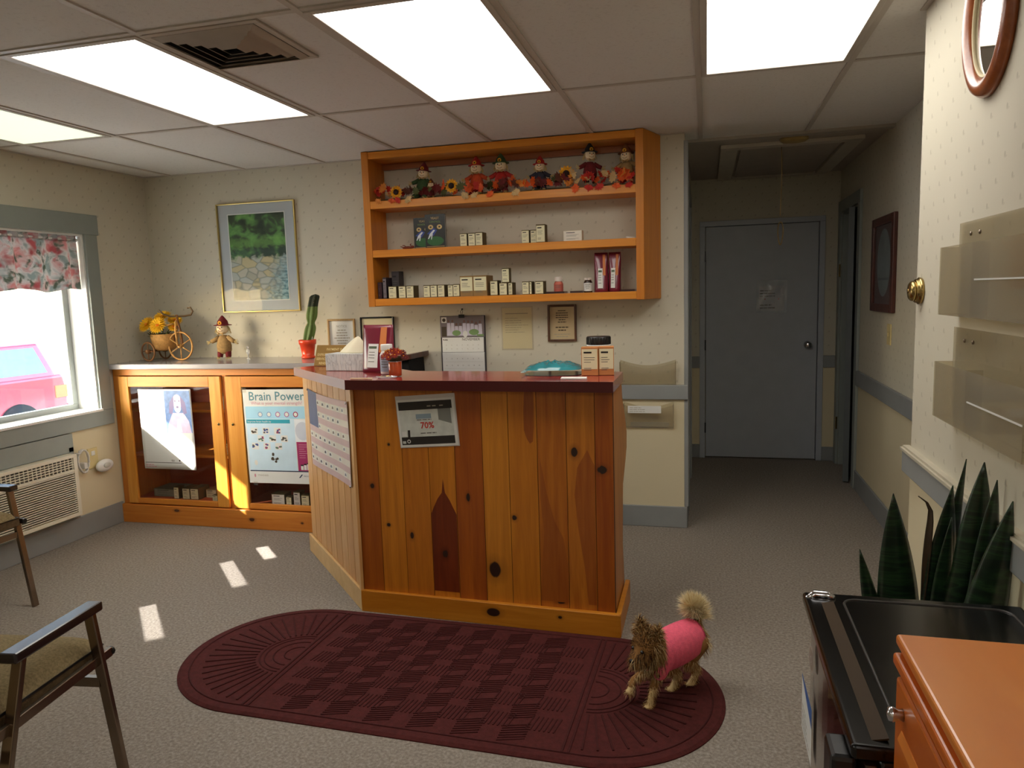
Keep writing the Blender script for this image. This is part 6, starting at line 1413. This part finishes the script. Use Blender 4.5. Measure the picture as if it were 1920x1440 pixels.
for s in (-1, 1):
    for y in (-1.4, 1.45):
        wl = MB().lathe([(.0, -.1), (.32, -.1), (.33, -.06), (.33, .06), (.32, .1), (0, .1)], TIRE, 26, (s*.80, y, .33), Matrix.Rotation(PI/2, 3, 'Y')).build('wheel', car)
        MB().lathe([(0, -.11), (.19, -.11), (.2, .11), (0, .11)], CHROME, 20, (s*.80, y, .33), Matrix.Rotation(PI/2, 3, 'Y')).build('hubcap', wl)
    MB().box((s*.875-.02, 2.05, .66), (s*.875+.0, 2.29, .84), pm('tail_lamp', rgb(235, 120, 60), .3)).build('tail_lamp', car, bevel=.01)
    MB().box((s*.875-.015, -2.27, .62), (s*.875, -2.05, .78), WHITE).build('head_lamp', car, bevel=.01)
MB().box((-.88, 2.25, .38), (.88, 2.36, .56), CHROME).build('bumper', car, bevel=.02)
L = (-9.9, 8.95+1.3, -.45)
BARK = pm('bark', rgb(120, 104, 90), .9, var=.2); LFY = pm('autumn_leaf', rgb(205, 190, 90), .8, var=.2)
def tree(loc, h, label, seed):
    t = thing('tree', label, 'tree', loc, group='bare autumn trees across the lot'); R = random.Random(seed); m = MB()
    m.tube([(0, 0, 0), (.06, .05, h*.25), (0, .1, h*.5)], [.16, .12, .09], BARK, 9); ends = []
    for k in range(9):
        a = 2*PI*k/9; s = V((0, .1*min(1, 1), h*(.25+.25*R.random()))); e = V((math.cos(a)*h*.3, math.sin(a)*h*.3, h*(.7+.3*R.random()))); mid = s.lerp(e, .5)+V((0, 0, .2)); m.tube([s, mid, e], [.06, .04, .015], BARK, 6)
        for j in range(4): q = mid.lerp(e, R.random()); e2 = q+V((R.uniform(-.7, .7), R.uniform(-.7, .7), R.uniform(.1, .8))); m.tube([q, e2], [.02, .008], BARK, 5); ends.append(e2)
    m.build('trunk', t); m = MB()
    for e in ends:
        for j in range(16): c = e+V((R.gauss(0, .25), R.gauss(0, .25), R.gauss(0, .2))); d = V((R.uniform(-1, 1), R.uniform(-1, 1), R.uniform(-1, 1)))*.09; f = V((R.uniform(-1, 1), R.uniform(-1, 1), R.uniform(-1, 1)))*.07; m.add([c, c+d, c+d+f, c+f], [(0, 1, 2, 3)], LFY)
    o = m.build('leaves', t); o['kind'] = 'stuff'
tree((-21, 17.5, -.45), 5.2, 'bare-branched autumn tree beyond the red car, seen through the window', 3)

# ------------------------------------------------------------------ light, sky, camera
sd_ = V((1, 1, -.75)).normalized()
sl = bpy.data.lights.new('sun', 'SUN'); sl.energy = 20; sl.angle = .009; sl.color = (1, .95, .86)
so = bpy.data.objects.new('sun', sl); C.objects.link(so); so.rotation_euler = sd_.to_track_quat('-Z', 'Y').to_euler(); so.location = (-12, -6, 9)
rd = V((1, -1, -.75)).normalized()
for (x, y, w_, h_, e) in ((-2.545, 2.77, .075, .20, .22), (-2.535, 3.385, .075, .20, .22), (-2.545, 3.72, .07, .11, .16)):  # narrow-beam lamps added to throw the reflected sun patches on the carpet
    al = bpy.data.lights.new('glint_helper', 'AREA'); al.shape = 'RECTANGLE'; al.size = w_; al.size_y = h_; al.energy = e; al.spread = math.radians(2.5); al.color = (1, .97, .92)
    ao = bpy.data.objects.new('glint_helper', al); C.objects.link(ao); ao.location = V((x, y, 0))-rd*.5; ao.rotation_euler = rd.to_track_quat('-Z', 'Y').to_euler()
wd = bpy.data.worlds.new('sky'); sc.world = wd; wd.use_nodes = True; nt = wd.node_tree
bg = nt.nodes['Background']; sk = nt.nodes.new('ShaderNodeTexSky'); sk.sky_type = 'NISHITA'; sk.sun_disc = False
sk.sun_elevation = math.radians(28); sk.sun_rotation = math.radians(225); sk.dust_density = 2.0
nt.links.new(sk.outputs[0], bg.inputs[0]); bg.inputs[1].default_value = 1.6
cam = bpy.data.cameras.new('camera'); cam.lens = 25.839; cam.sensor_width = 36; cam.sensor_fit = 'HORIZONTAL'; cam.clip_start = .05; cam.clip_end = 200
co_ = bpy.data.objects.new('camera', cam); C.objects.link(co_)
yaw, pit, rol = .2601104528, .1210021335, -.0306212620
fwd = V((-math.sin(yaw)*math.cos(pit), math.cos(yaw)*math.cos(pit), -math.sin(pit))); right = V((math.cos(yaw), math.sin(yaw), 0)); up = right.cross(fwd)
r2 = right*math.cos(rol)+up*math.sin(rol); u2 = up*math.cos(rol)-right*math.sin(rol); bk = -fwd
co_.matrix_world = Matrix(((r2.x, u2.x, bk.x, 0), (r2.y, u2.y, bk.y, 0), (r2.z, u2.z, bk.z, 1.487), (0, 0, 0, 1)))
sc.camera = co_
sc.view_settings.view_transform = 'Standard'; sc.view_settings.look = 'None'; sc.view_settings.exposure = 0; sc.view_settings.gamma = 1
